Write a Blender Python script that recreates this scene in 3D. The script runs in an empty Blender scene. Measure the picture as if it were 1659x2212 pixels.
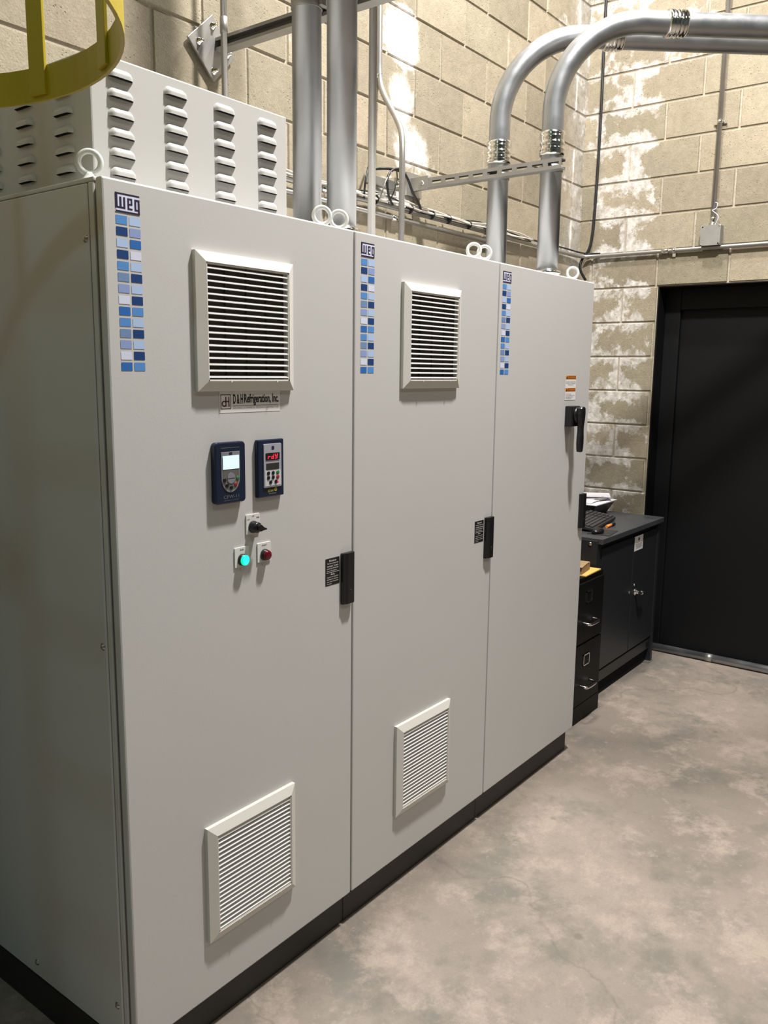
import bpy, bmesh, math, random
from mathutils import Vector, Matrix
random.seed(7)
SC = bpy.context.scene
COL = SC.collection
PI = math.pi

# ------------------------------------------------------------ camera
def make_camera():
    f = 1822.175
    yaw, pitch, roll = 0.65244, -0.1641, 0.01127
    cy, sy, cp, sp = math.cos(yaw), math.sin(yaw), math.cos(pitch), math.sin(pitch)
    fw = Vector((cy*cp, sy*cp, sp)); r = Vector((sy, -cy, 0)); u = r.cross(fw)
    r2 = math.cos(roll)*r + math.sin(roll)*u
    u2 = -math.sin(roll)*r + math.cos(roll)*u
    cam = bpy.data.cameras.new('camera'); o = bpy.data.objects.new('camera', cam); COL.objects.link(o)
    m = Matrix((r2, u2, -fw)).transposed().to_4x4()
    m.translation = Vector((-1.05863, -1.53299, 1.72026))
    o.matrix_world = m
    cam.sensor_fit = 'VERTICAL'; cam.sensor_height = 36.0
    cam.lens = 36.0*f/2212.0
    cam.clip_start = 0.05
    SC.camera = o
make_camera()
SC.view_settings.view_transform = 'Standard'
SC.view_settings.look = 'None'
SC.view_settings.gamma = 1.0
SC.view_settings.use_curve_mapping = False
SC.view_settings.exposure = 0.08
W = bpy.data.worlds.new('world'); SC.world = W; W.use_nodes = True
W.node_tree.nodes['Background'].inputs[0].default_value = (0.9, 0.95, 1.0, 1)
W.node_tree.nodes['Background'].inputs[1].default_value = 0.0

def bay_and_fill_lamp(x, y, z, power, size=0.28, col=(1, 0.965, 0.935), name='bay_and_fill_light'):
    l = bpy.data.lights.new(name, 'AREA'); l.shape = 'DISK'; l.size = size
    l.energy = power; l.color = col
    o = bpy.data.objects.new(name, l); COL.objects.link(o); o.location = (x, y, z)
    return o
bay_and_fill_lamp(1.40, -1.10, 5.3, 325)
bay_and_fill_lamp(2.50, 0.17, 5.6, 150)
bay_and_fill_lamp(3.0, -4.8, 6.0, 34)  # unseen fill lamp, added to brighten the floor
bay_and_fill_lamp(-0.4, -4.0, 6.0, 36, 0.4)  # added fill on the camera side, lifts the nearest cabinet front
bay_and_fill_lamp(-4.6, -1.2, 5.6, 36, 0.5, (0.42, 0.90, 1.0))  # added cool fill out of view, tints the side panel blue-green

# ------------------------------------------------------------ mesh helpers
class MB:
    def __init__(s):
        s.v = []; s.f = []; s.m = []; s.sm = []
    def add(s, vs, fs, mi=0, smooth=False):
        b = len(s.v); s.v += [tuple(v) for v in vs]
        for f in fs:
            s.f.append([b+i for i in f]); s.m.append(mi); s.sm.append(smooth)
    def box(s, x0, x1, y0, y1, z0, z1, mi=0):
        s.add([(x, y, z) for z in (z0, z1) for y in (y0, y1) for x in (x0, x1)],
              [(0, 2, 3, 1), (4, 5, 7, 6), (0, 1, 5, 4), (2, 6, 7, 3), (0, 4, 6, 2), (1, 3, 7, 5)], mi)
        return s
    def obox(s, c, ax, ay, az, mi=0):
        c = Vector(c); ax = Vector(ax); ay = Vector(ay); az = Vector(az)
        s.add([c+i*ax+j*ay+k*az for k in (-1, 1) for j in (-1, 1) for i in (-1, 1)],
              [(0, 2, 3, 1), (4, 5, 7, 6), (0, 1, 5, 4), (2, 6, 7, 3), (0, 4, 6, 2), (1, 3, 7, 5)], mi)
        return s
    def tube(s, pts, r, n=16, mi=0, caps=True, radii=None):
        pts = [Vector(p) for p in pts]; N = len(pts)
        tang = []
        for i in range(N):
            a = pts[max(0, i-1)]; b = pts[min(N-1, i+1)]
            t = (b-a); tang.append(t.normalized() if t.length > 1e-9 else Vector((0, 0, 1)))
        ref = Vector((0, 0, 1)) if abs(tang[0].z) < 0.9 else Vector((1, 0, 0))
        u = tang[0].cross(ref).normalized()
        vs = []
        for i in range(N):
            t = tang[i]
            u = (u - t*u.dot(t)).normalized(); w = t.cross(u)
            rr = radii[i] if radii else r
            for k in range(n):
                a = 2*PI*k/n
                vs.append(pts[i]+rr*(math.cos(a)*u+math.sin(a)*w))
        fs = []
        for i in range(N-1):
            for k in range(n):
                k2 = (k+1) % n
                fs.append((i*n+k, i*n+k2, (i+1)*n+k2, (i+1)*n+k))
        b = len(s.v)
        s.add(vs, fs, mi, True)
        if caps:
            s.f.append([b+k for k in range(n)][::-1]); s.m.append(mi); s.sm.append(False)
            s.f.append([b+(N-1)*n+k for k in range(n)]); s.m.append(mi); s.sm.append(False)
        return s
    def lathe(s, c, axis, prof, n=28, mi=0):
        c = Vector(c); a = Vector(axis).normalized()
        pts = [c+a*h for h, r in prof]
        ref = Vector((0, 0, 1)) if abs(a.z) < 0.9 else Vector((1, 0, 0))
        u = a.cross(ref).normalized(); w = a.cross(u)
        vs = []
        for h, r in prof:
            for k in range(n):
                t = 2*PI*k/n; vs.append(c+a*h+max(r, 1e-5)*(math.cos(t)*u+math.sin(t)*w))
        fs = []
        for i in range(len(prof)-1):
            for k in range(n):
                k2 = (k+1) % n; fs.append((i*n+k, i*n+k2, (i+1)*n+k2, (i+1)*n+k))
        b = len(s.v); s.add(vs, fs, mi, True)
        s.f.append([b+k for k in range(n)][::-1]); s.m.append(mi); s.sm.append(False)
        s.f.append([b+(len(prof)-1)*n+k for k in range(n)]); s.m.append(mi); s.sm.append(False)
        return s
    def torus(s, c, normal, R, r, n=32, m=12, mi=0):
        c = Vector(c); a = Vector(normal).normalized()
        ref = Vector((0, 0, 1)) if abs(a.z) < 0.9 else Vector((1, 0, 0))
        u = a.cross(ref).normalized(); w = a.cross(u)
        vs = []
        for i in range(n):
            t = 2*PI*i/n; d = math.cos(t)*u+math.sin(t)*w
            for k in range(m):
                q = 2*PI*k/m; vs.append(c+d*(R+r*math.cos(q))+a*r*math.sin(q))
        fs = [(i*m+k, i*m+(k+1) % m, ((i+1) % n)*m+(k+1) % m, ((i+1) % n)*m+k) for i in range(n) for k in range(m)]
        s.add(vs, fs, mi, True); return s
    def prism(s, poly, y0, y1, mi=0, plane='xz'):
        # polygon in (a,b), extruded along third axis from y0 to y1
        def P(a, b, t):
            return {'xz': (a, t, b), 'yz': (t, a, b), 'xy': (a, b, t)}[plane]
        n = len(poly)
        vs = [P(a, b, y0) for a, b in poly]+[P(a, b, y1) for a, b in poly]
        fs = [list(range(n)), list(range(n, 2*n))[::-1]]+[(i, i+n, (i+1) % n+n, (i+1) % n) for i in range(n)]
        s.add(vs, fs, mi); return s
    def rect(s, x0, x1, z0, z1, y, mi=0):
        s.add([(x0, y, z0), (x1, y, z0), (x1, y, z1), (x0, y, z1)], [(0, 1, 2, 3)], mi); return s
    def build(s, name, mats, parent=None, bevel=0, fix=True):
        me = bpy.data.meshes.new(name)
        off = origin_of(parent)
        me.from_pydata([(x-off[0], y-off[1], z-off[2]) for x, y, z in s.v], [], s.f)
        if not isinstance(mats, (list, tuple)): mats = [mats]
        for m in mats: me.materials.append(m)
        me.polygons.foreach_set('material_index', s.m)
        me.polygons.foreach_set('use_smooth', s.sm)
        if fix:
            bm = bmesh.new(); bm.from_mesh(me)
            bmesh.ops.recalc_face_normals(bm, faces=bm.faces); bm.to_mesh(me); bm.free()
        me.update()
        o = bpy.data.objects.new(name, me); COL.objects.link(o)
        if parent is not None: o.parent = parent
        if bevel:
            b = o.modifiers.new('bevel', 'BEVEL'); b.width = bevel; b.segments = 2
            b.limit_method = 'ANGLE'; b.angle_limit = math.radians(40)
        return o

ORIG = {}
def origin_of(p):
    while p is not None:
        if p.name in ORIG: return ORIG[p.name]
        p = p.parent
    return (0, 0, 0)
def tag(o, label=None, cat=None, group=None, kind=None):
    if label: o['label'] = label
    if cat: o['category'] = cat
    if group: o['group'] = group
    if kind: o['kind'] = kind
    return o
def thing(name, loc, label, cat, group=None):
    o = bpy.data.objects.new(name, None); COL.objects.link(o); o.location = loc
    o.empty_display_size = 0.05
    ORIG[o.name] = tuple(loc)
    return tag(o, label, cat, group)
def rrect(x0, x1, z0, z1, r, n=6):
    out = []
    for cx, cz, a0 in ((x1-r, z1-r, 0), (x0+r, z1-r, 90), (x0+r, z0+r, 180), (x1-r, z0+r, 270)):
        for k in range(n+1):
            a = math.radians(a0+90*k/n); out.append((cx+r*math.cos(a), cz+r*math.sin(a)))
    return out
def circ(cx, cz, r, n=24):
    return [(cx+r*math.cos(2*PI*k/n), cz+r*math.sin(2*PI*k/n)) for k in range(n)]

def text_geo(mb, txt, x0, x1, z0, z1, y, mi=0, bold=0.0, fit_h=True):
    """lettering on a plane facing -Y, stretched to fill the given box"""
    cu = bpy.data.curves.new('t', 'FONT'); cu.body = txt; cu.size = 1.0; cu.offset = bold
    cu.align_x = 'LEFT'; cu.resolution_u = 3
    o = bpy.data.objects.new('t', cu); COL.objects.link(o)
    dg = bpy.context.evaluated_depsgraph_get()
    me = bpy.data.meshes.new_from_object(o.evaluated_get(dg))
    if len(me.vertices):
        xs = [v.co.x for v in me.vertices]; ys = [v.co.y for v in me.vertices]
        ax, bx, ay, by = min(xs), max(xs), min(ys), max(ys)
        sx = (x1-x0)/max(bx-ax, 1e-6); sz = (z1-z0)/max(by-ay, 1e-6)
        mb.add([(x0+(v.co.x-ax)*sx, y, z0+(v.co.y-ay)*sz) for v in me.vertices],
               [tuple(p.vertices) for p in me.polygons], mi)
    COL.objects.unlink(o); bpy.data.objects.remove(o); bpy.data.curves.remove(cu); bpy.data.meshes.remove(me)

# ------------------------------------------------------------ materials
def srgb(r, g, b):
    f = lambda c: ((c/255+0.055)/1.055)**2.4 if c > 10 else c/255/12.92
    return (f(r), f(g), f(b), 1)
def mat(name, col, rough=0.5, metal=0.0, bump=0.0, bscale=200.0, var=0.0, vscale=6.0, emit=None, estr=0, coat=0, spec=0.5, rvar=0.0):
    m = bpy.data.materials.new(name); m.use_nodes = True
    nt = m.node_tree; p = nt.nodes['Principled BSDF']
    p.inputs['Base Color'].default_value = tuple(col[:3])+(1,)
    p.inputs['Roughness'].default_value = rough; p.inputs['Metallic'].default_value = metal
    p.inputs['Specular IOR Level'].default_value = spec
    if coat: p.inputs['Coat Weight'].default_value = coat; p.inputs['Coat Roughness'].default_value = 0.1
    if emit: p.inputs['Emission Color'].default_value = tuple(emit[:3])+(1,); p.inputs['Emission Strength'].default_value = estr
    if bump or var or rvar:
        tc = nt.nodes.new('ShaderNodeTexCoord')
    if var or rvar:
        n = nt.nodes.new('ShaderNodeTexNoise'); n.inputs['Scale'].default_value = vscale; n.inputs['Detail'].default_value = 5
        nt.links.new(tc.outputs['Object'], n.inputs['Vector'])
    if var:
        mr = nt.nodes.new('ShaderNodeMapRange'); mr.inputs[1].default_value = 0.25; mr.inputs[2].default_value = 0.75
        mr.inputs[3].default_value = 1-var; mr.inputs[4].default_value = 1+var
        nt.links.new(n.outputs['Fac'], mr.inputs[0])
        mx = nt.nodes.new('ShaderNodeMix'); mx.data_type = 'RGBA'; mx.blend_type = 'MULTIPLY'; mx.inputs[0].default_value = 1
        mx.inputs[6].default_value = tuple(col[:3])+(1,)
        nt.links.new(mr.outputs[0], mx.inputs[7]); nt.links.new(mx.outputs[2], p.inputs['Base Color'])
    if rvar:
        mr = nt.nodes.new('ShaderNodeMapRange'); mr.inputs[1].default_value = 0.3; mr.inputs[2].default_value = 0.7
        mr.inputs[3].default_value = max(0.02, rough-rvar); mr.inputs[4].default_value = rough+rvar
        nt.links.new(n.outputs['Fac'], mr.inputs[0]); nt.links.new(mr.outputs[0], p.inputs['Roughness'])
    if bump:
        n2 = nt.nodes.new('ShaderNodeTexNoise'); n2.inputs['Scale'].default_value = bscale; n2.inputs['Detail'].default_value = 3
        nt.links.new(tc.outputs['Object'], n2.inputs['Vector'])
        b = nt.nodes.new('ShaderNodeBump'); b.inputs['Strength'].default_value = bump; b.inputs['Distance'].default_value = 0.002
        nt.links.new(n2.outputs['Fac'], b.inputs['Height']); nt.links.new(b.outputs[0], p.inputs['Normal'])
    return m

M = {}
M['paint'] = mat('cabinet_paint', (0.545, 0.54, 0.525), 0.42, bump=0.07, bscale=420, var=0.02, vscale=2)
M['paint_w'] = mat('hood_paint', (0.50, 0.495, 0.475), 0.38, bump=0.08, bscale=300)
M['plastic_w'] = mat('grille_plastic', (0.66, 0.64, 0.59), 0.45)
M['slat_w'] = mat('slat_plastic', (0.80, 0.79, 0.76), 0.5)
M['filter'] = mat('filter_mat', (0.055, 0.047, 0.042), 0.95, bump=0.4, bscale=500, spec=0.1)
M['gasket'] = mat('gasket_rubber', (0.03, 0.032, 0.03), 0.8)
M['plinth'] = mat('plinth_paint', (0.018, 0.016, 0.016), 0.5, bump=0.1, bscale=300)
M['ring'] = mat('eye_bolt_paint', (0.62, 0.63, 0.60), 0.4)
M['screw'] = mat('screw_steel', (0.45, 0.43, 0.40), 0.3, 1.0)
M['galv'] = mat('galvanized_steel', (0.38, 0.39, 0.40), 0.4, 0.9, var=0.10, vscale=9, bump=0.05, bscale=90, rvar=0.08)
M['emt'] = mat('conduit_steel', (0.42, 0.41, 0.39), 0.40, 0.8, var=0.08, vscale=12)
M['zinc'] = mat('bright_zinc', (0.74, 0.73, 0.70), 0.16, 1.0, var=0.12, vscale=40)
M['strut'] = mat('strut_steel', (0.36, 0.35, 0.33), 0.5, 0.7, var=0.1, vscale=14)
M['hole'] = mat('dark_hole', (0.01, 0.01, 0.01), 0.9, spec=0.1)
M['yellow'] = mat('safety_yellow', (0.50, 0.39, 0.012), 0.42, bump=0.08, bscale=60, var=0.08, vscale=8)
M['white'] = mat('white_label', (0.78, 0.77, 0.75), 0.4)
M['plate_w'] = mat('legend_plate', (0.72, 0.71, 0.68), 0.4)
M['black'] = mat('black_plastic', (0.008, 0.008, 0.009), 0.32)
M['blacklbl'] = mat('black_label', (0.012, 0.011, 0.011), 0.35)
M['ink'] = mat('black_ink', (0.012, 0.01, 0.012), 0.6)
M['greyink'] = mat('grey_ink', (0.30, 0.28, 0.28), 0.6)
M['maroon'] = mat('maroon_ink', (0.10, 0.006, 0.015), 0.6)
M['logo'] = mat('logo_ink', (0.018, 0.010, 0.045), 0.45)
M['navy'] = mat('navy_plastic', (0.006, 0.013, 0.038), 0.3, bump=0.03, bscale=300)
M['silver'] = mat('silver_plastic', (0.30, 0.31, 0.36), 0.3, 0.4)
M['silver2'] = mat('pale_grey_plastic', (0.36, 0.37, 0.42), 0.38)
M['lightgrey'] = mat('light_grey_plastic', (0.55, 0.56, 0.60), 0.38)
M['padgrey'] = mat('keypad_grey', (0.16, 0.155, 0.15), 0.35, 0.3)
M['padlight'] = mat('keypad_ink', (0.13, 0.14, 0.17), 0.4)
M['green'] = mat('green_button', (0.02, 0.17, 0.06), 0.4)
M['red'] = mat('red_button', (0.30, 0.02, 0.02), 0.4)
M['lcd'] = mat('lcd_screen', (0.5, 0.7, 0.68), 0.2, emit=(0.70, 1.0, 0.95), estr=0.6)
M['led'] = mat('red_led', (0.5, 0.01, 0.02), 0.3, emit=(1.0, 0.03, 0.06), estr=2.0)
M['glass_dk'] = mat('dark_display', (0.012, 0.008, 0.010), 0.15)
M['glass_gr'] = mat('grey_display', (0.03, 0.03, 0.03), 0.25)
M['lens_g'] = mat('green_lens', (0.0, 0.5, 0.35), 0.2, emit=(0.0, 1.0, 0.55), estr=0.75)
M['lens_gc'] = mat('green_lens_core', (0.0, 0.6, 0.5), 0.2, emit=(0.03, 0.95, 0.80), estr=1.0)
M['lens_r'] = mat('red_lens', (0.12, 0.004, 0.014), 0.16)
M['bezel_k'] = mat('black_bezel', (0.01, 0.012, 0.012), 0.3)
M['orange'] = mat('orange_ink', (0.72, 0.24, 0.02), 0.45)
M['brown'] = mat('brown_ink', (0.20, 0.05, 0.01), 0.5)
M['gold'] = mat('yellow_ink', (0.42, 0.36, 0.04), 0.5)
M['c_mid'] = mat('blue_medium', srgb(84, 140, 205), 0.45)
M['c_dark'] = mat('blue_dark', srgb(16, 60, 118), 0.45)
M['c_light'] = mat('blue_light', srgb(172, 196, 232), 0.45)
M['c_peri'] = mat('blue_periwinkle', srgb(138, 158, 206), 0.45)
M['c_blue'] = mat('blue_strong', srgb(42, 104, 180), 0.45)
M['c_slate'] = mat('blue_slate', srgb(112, 140, 182), 0.45)
M['c_white'] = mat('blue_white', srgb(212, 217, 238), 0.45)
M['bench'] = mat('bench_paint', (0.017, 0.019, 0.022), 0.4, bump=0.06, bscale=150, spec=0.3)
M['benchtop'] = mat('bench_top_paint', (0.045, 0.048, 0.052), 0.36, var=0.12, vscale=9, rvar=0.08)
M['file'] = mat('file_cabinet_paint', (0.004, 0.004, 0.004), 0.5, spec=0.12)
M['chrome'] = mat('chrome', (0.72, 0.71, 0.69), 0.18, 1.0)
M['door'] = mat('black_door_paint', (0.0035, 0.0035, 0.004), 0.55, bump=0.1, bscale=30, spec=0.25)
M['kbd'] = mat('keyboard_plastic', (0.02, 0.019, 0.019), 0.45)
M['keys'] = mat('key_caps', (0.035, 0.034, 0.035), 0.4)
M['tray'] = mat('tote_plastic', (0.022, 0.025, 0.03), 0.3)
M['paper'] = mat('paper', (0.82, 0.81, 0.84), 0.7)
M['paper2'] = mat('paper_grey', (0.30, 0.29, 0.30), 0.7)
M['manila'] = mat('manila', (0.60, 0.37, 0.10), 0.65)
M['kraft'] = mat('kraft_board', (0.27, 0.18, 0.095), 0.75, var=0.1, vscale=30)
M['cable_k'] = mat('cable_black', (0.01, 0.01, 0.011), 0.45)
M['cable_w'] = mat('cable_white', (0.55, 0.52, 0.46), 0.5)
M['penor'] = mat('pen_orange', (0.80, 0.25, 0.05), 0.4)
M['blueled'] = mat('teal_dot', (0.02, 0.20, 0.16), 0.3)

def block_material(name, back):
    m = bpy.data.materials.new(name); m.use_nodes = True
    nt = m.node_tree; N = nt.nodes; L = nt.links; p = N['Principled BSDF']
    p.inputs['Roughness'].default_value = 0.82; p.inputs['Specular IOR Level'].default_value = 0.3
    tc = N.new('ShaderNodeTexCoord')
    def noise(sc, det=5, rough=0.6):
        n = N.new('ShaderNodeTexNoise'); n.inputs['Scale'].default_value = sc; n.inputs['Detail'].default_value = det
        n.inputs['Roughness'].default_value = rough
        L.new(tc.outputs['Object'], n.inputs['Vector']); return n.outputs['Fac']
    def mr(x, a, b, c, d, smooth=False):
        n = N.new('ShaderNodeMapRange'); n.inputs[1].default_value = a; n.inputs[2].default_value = b
        n.inputs[3].default_value = c; n.inputs[4].default_value = d
        if smooth: n.interpolation_type = 'SMOOTHSTEP'
        L.new(x, n.inputs[0]); return n.outputs[0]
    def mth(op, a, b=None, clamp=False):
        n = N.new('ShaderNodeMath'); n.operation = op; n.use_clamp = clamp
        for i, q in enumerate((a, b)):
            if q is None: continue
            if isinstance(q, (int, float)): n.inputs[i].default_value = q
            else: L.new(q, n.inputs[i])
        return n.outputs[0]
    def mix(f, a, b, blend='MIX'):
        n = N.new('ShaderNodeMix'); n.data_type = 'RGBA'; n.blend_type = blend
        for i, q in ((0, f), (6, a), (7, b)):
            if isinstance(q, (int, float)): n.inputs[i].default_value = q
            elif isinstance(q, tuple): n.inputs[i].default_value = q
            else: L.new(q, n.inputs[i])
        return n.outputs[2]
    at = N.new('ShaderNodeAttribute'); at.attribute_name = 'shade'
    sepc = N.new('ShaderNodeSeparateColor'); L.new(at.outputs['Color'], sepc.inputs[0])
    sh = sepc.outputs[0]; mortar = sepc.outputs[1]; hue = sepc.outputs[2]
    uv = N.new('ShaderNodeUVMap'); uv.uv_map = 'UVMap'
    su = N.new('ShaderNodeSeparateXYZ'); L.new(uv.outputs[0], su.inputs[0])
    eu = mth('MULTIPLY', mth('MINIMUM', su.outputs[0], mth('SUBTRACT', 1.0, su.outputs[0])), 0.39)
    ev = mth('MULTIPLY', mth('MINIMUM', su.outputs[1], mth('SUBTRACT', 1.0, su.outputs[1])), 0.19)
    edge = mth('MINIMUM', eu, ev)
    sp = N.new('ShaderNodeSeparateXYZ'); L.new(tc.outputs['Object'], sp.inputs[0])
    base = mix(hue, (0.335, 0.285, 0.205, 1), (0.285, 0.252, 0.178, 1))
    base = mix(mortar, base, (0.42, 0.37, 0.29, 1))
    fine = noise(160, 4, 0.7); med = noise(22, 6, 0.65); big = noise(3.0, 4)
    base = mix(1.0, base, mr(sh, 0, 1, 0.86, 1.12), 'MULTIPLY')
    base = mix(1.0, base, mr(fine, 0.3, 0.7, 0.84, 1.14), 'MULTIPLY')
    base = mix(1.0, base, mr(med, 0.3, 0.7, 0.90, 1.09), 'MULTIPLY')
    base = mix(1.0, base, mr(big, 0.3, 0.7, 0.90, 1.08), 'MULTIPLY')
    # chalky mineral deposits, plus glare painted white into the side wall
    if back:
        g = mr(sp.outputs[1], 0.20, 0.42, 0, 1, True)
        g = mth('MULTIPLY', g, mr(sp.outputs[1], 0.66, 0.80, 1, 0.55, True))
        hi = mth('MULTIPLY', mr(sp.outputs[1], -0.25, 0.30, 0, 1, True), mr(sp.outputs[2], 3.15, 3.5, 0, 0.9, True))
        g = mth('MAXIMUM', g, hi)
    else:
        # bright glare painted as white blobs behind the conduits; residue beside the corner
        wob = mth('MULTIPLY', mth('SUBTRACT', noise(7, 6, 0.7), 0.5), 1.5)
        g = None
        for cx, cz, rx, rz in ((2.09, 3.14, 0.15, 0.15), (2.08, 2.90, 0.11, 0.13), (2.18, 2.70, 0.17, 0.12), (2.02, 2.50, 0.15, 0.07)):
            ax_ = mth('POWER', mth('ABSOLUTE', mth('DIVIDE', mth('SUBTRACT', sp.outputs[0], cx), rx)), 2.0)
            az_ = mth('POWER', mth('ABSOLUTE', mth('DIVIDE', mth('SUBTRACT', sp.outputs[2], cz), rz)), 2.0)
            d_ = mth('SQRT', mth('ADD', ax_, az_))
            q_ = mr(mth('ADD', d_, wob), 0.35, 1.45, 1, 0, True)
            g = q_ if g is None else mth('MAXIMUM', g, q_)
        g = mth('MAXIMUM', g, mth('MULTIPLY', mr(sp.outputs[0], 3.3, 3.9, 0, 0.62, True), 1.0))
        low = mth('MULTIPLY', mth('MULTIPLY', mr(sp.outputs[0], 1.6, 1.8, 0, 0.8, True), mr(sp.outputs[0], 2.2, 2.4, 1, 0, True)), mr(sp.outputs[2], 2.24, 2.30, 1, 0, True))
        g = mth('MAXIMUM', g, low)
    warp = noise(9.0, 7, 0.68)
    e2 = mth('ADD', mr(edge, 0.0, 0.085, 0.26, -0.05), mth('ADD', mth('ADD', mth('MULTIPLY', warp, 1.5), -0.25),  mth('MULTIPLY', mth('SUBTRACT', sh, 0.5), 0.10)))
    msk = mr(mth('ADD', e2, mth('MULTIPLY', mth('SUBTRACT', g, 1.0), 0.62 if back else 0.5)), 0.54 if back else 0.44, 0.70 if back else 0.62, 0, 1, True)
    # crisp rim of the deposit and painted glare is the thickest
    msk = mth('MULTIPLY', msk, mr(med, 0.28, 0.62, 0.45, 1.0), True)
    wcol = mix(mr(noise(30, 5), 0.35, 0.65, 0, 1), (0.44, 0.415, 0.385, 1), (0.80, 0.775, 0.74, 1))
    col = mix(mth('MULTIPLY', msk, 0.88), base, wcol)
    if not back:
        col = mix(mth('MULTIPLY', mr(g, 0.35, 1.0, 0, 1, True), mr(med, 0.35, 0.55, 0.35, 1)), col, (0.74, 0.72, 0.68, 1))  # painted glare pushed further to white, corner residue along with it
    # pits
    vor = N.new('ShaderNodeTexVoronoi'); vor.inputs['Scale'].default_value = 70
    L.new(tc.outputs['Object'], vor.inputs['Vector'])
    pit = mth('MULTIPLY', mr(vor.outputs['Distance'], 0.10, 0.22, 1, 0), mr(noise(14), 0.5, 0.62, 0, 1))
    col = mix(mth('MULTIPLY', pit, 0.5), col, (0.10, 0.085, 0.06, 1))
    L.new(col, p.inputs['Base Color'])
    h = mth('ADD', mth('MULTIPLY', fine, 0.7), mth('ADD', mth('MULTIPLY', med, 1.2), mth('MULTIPLY', pit, -1.5)))
    b = N.new('ShaderNodeBump'); b.inputs['Strength'].default_value = 0.55; b.inputs['Distance'].default_value = 0.004
    L.new(h, b.inputs['Height']); L.new(b.outputs[0], p.inputs['Normal'])
    return m

def floor_material():
    m = bpy.data.materials.new('concrete_floor'); m.use_nodes = True
    nt = m.node_tree; N = nt.nodes; L = nt.links; p = N['Principled BSDF']
    tc = N.new('ShaderNodeTexCoord')
    def noise(sc, det=6, rough=0.6, dist=0.0):
        n = N.new('ShaderNodeTexNoise'); n.inputs['Scale'].default_value = sc; n.inputs['Detail'].default_value = det
        n.inputs['Roughness'].default_value = rough; n.inputs['Distortion'].default_value = dist
        L.new(tc.outputs['Object'], n.inputs['Vector']); return n.outputs['Fac']
    def mr(x, a, b, c, d):
        n = N.new('ShaderNodeMapRange'); n.inputs[1].default_value = a; n.inputs[2].default_value = b
        n.inputs[3].default_value = c; n.inputs[4].default_value = d; L.new(x, n.inputs[0]); return n.outputs[0]
    def mix(f, a, b, blend='MIX'):
        n = N.new('ShaderNodeMix'); n.data_type = 'RGBA'; n.blend_type = blend
        for i, q in ((0, f), (6, a), (7, b)):
            if isinstance(q, (int, float)): n.inputs[i].default_value = q
            elif isinstance(q, tuple): n.inputs[i].default_value = q
            else: L.new(q, n.inputs[i])
        return n.outputs[2]
    c = mix(mr(noise(0.9, 3, 0.5), 0.38, 0.62, 0, 1), (0.215, 0.183, 0.153, 1), (0.31, 0.26, 0.217, 1))
    c = mix(mr(noise(2.2, 10, 0.72, 0.1), 0.50, 0.63, 0, 0.80), c, (0.150, 0.146, 0.124, 1))
    c = mix(mr(noise(3.7, 10, 0.76, 0.1), 0.51, 0.61, 0, 0.78), c, (0.400, 0.33, 0.275, 1))
    c = mix(mr(noise(14, 9, 0.8), 0.50, 0.66, 0, 0.5), c, (0.195, 0.168, 0.142, 1))
    c = mix(mr(noise(26, 9, 0.8), 0.58, 0.66, 0, 0.45), c, (0.46, 0.40, 0.335, 1))
    c = mix(mr(noise(120, 5, 0.7), 0.35, 0.65, 0, 0.3), c, (0.18, 0.155, 0.13, 1))
    ve = N.new('ShaderNodeTexVoronoi'); ve.inputs['Scale'].default_value = 0.42; ve.feature = 'DISTANCE_TO_EDGE'
    wv = N.new('ShaderNodeVectorMath'); wv.operation = 'ADD'
    nn = N.new('ShaderNodeTexNoise'); nn.inputs['Scale'].default_value = 3.0; nn.inputs['Detail'].default_value = 6
    L.new(tc.outputs['Object'], nn.inputs['Vector'])
    sc_ = N.new('ShaderNodeVectorMath'); sc_.operation = 'SCALE'; sc_.inputs[3].default_value = 0.35
    L.new(nn.outputs['Color'], sc_.inputs[0]); L.new(tc.outputs['Object'], wv.inputs[0]); L.new(sc_.outputs[0], wv.inputs[1])
    L.new(wv.outputs[0], ve.inputs['Vector'])
    c = mix(mr(ve.outputs['Distance'], 0.0, 0.0035, 0.35, 0), c, (0.13, 0.11, 0.095, 1))
    v = N.new('ShaderNodeTexVoronoi'); v.inputs['Scale'].default_value = 3.6; v.inputs['Randomness'].default_value = 1.0
    L.new(tc.outputs['Object'], v.inputs['Vector'])
    spot = mr(v.outputs['Distance'], 0.035, 0.075, 0.5, 0)
    c = mix(spot, c, (0.12, 0.105, 0.09, 1))
    L.new(c, p.inputs['Base Color'])
    rr = mr(noise(5, 6), 0.3, 0.7, 0.34, 0.56); L.new(rr, p.inputs['Roughness'])
    p.inputs['Specular IOR Level'].default_value = 0.4
    b = N.new('ShaderNodeBump'); b.inputs['Strength'].default_value = 0.25; b.inputs['Distance'].default_value = 0.003
    L.new(noise(26, 6), b.inputs['Height']); L.new(b.outputs[0], p.inputs['Normal'])
    return m
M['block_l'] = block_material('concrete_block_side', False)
M['block_b'] = block_material('concrete_block_end', True)
M['floor'] = floor_material()
M['farwall'] = mat('far_wall_paint', (0.085, 0.115, 0.115), 0.8)
M['ceil'] = mat('ceiling_deck', (0.06, 0.06, 0.055), 0.8)

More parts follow.
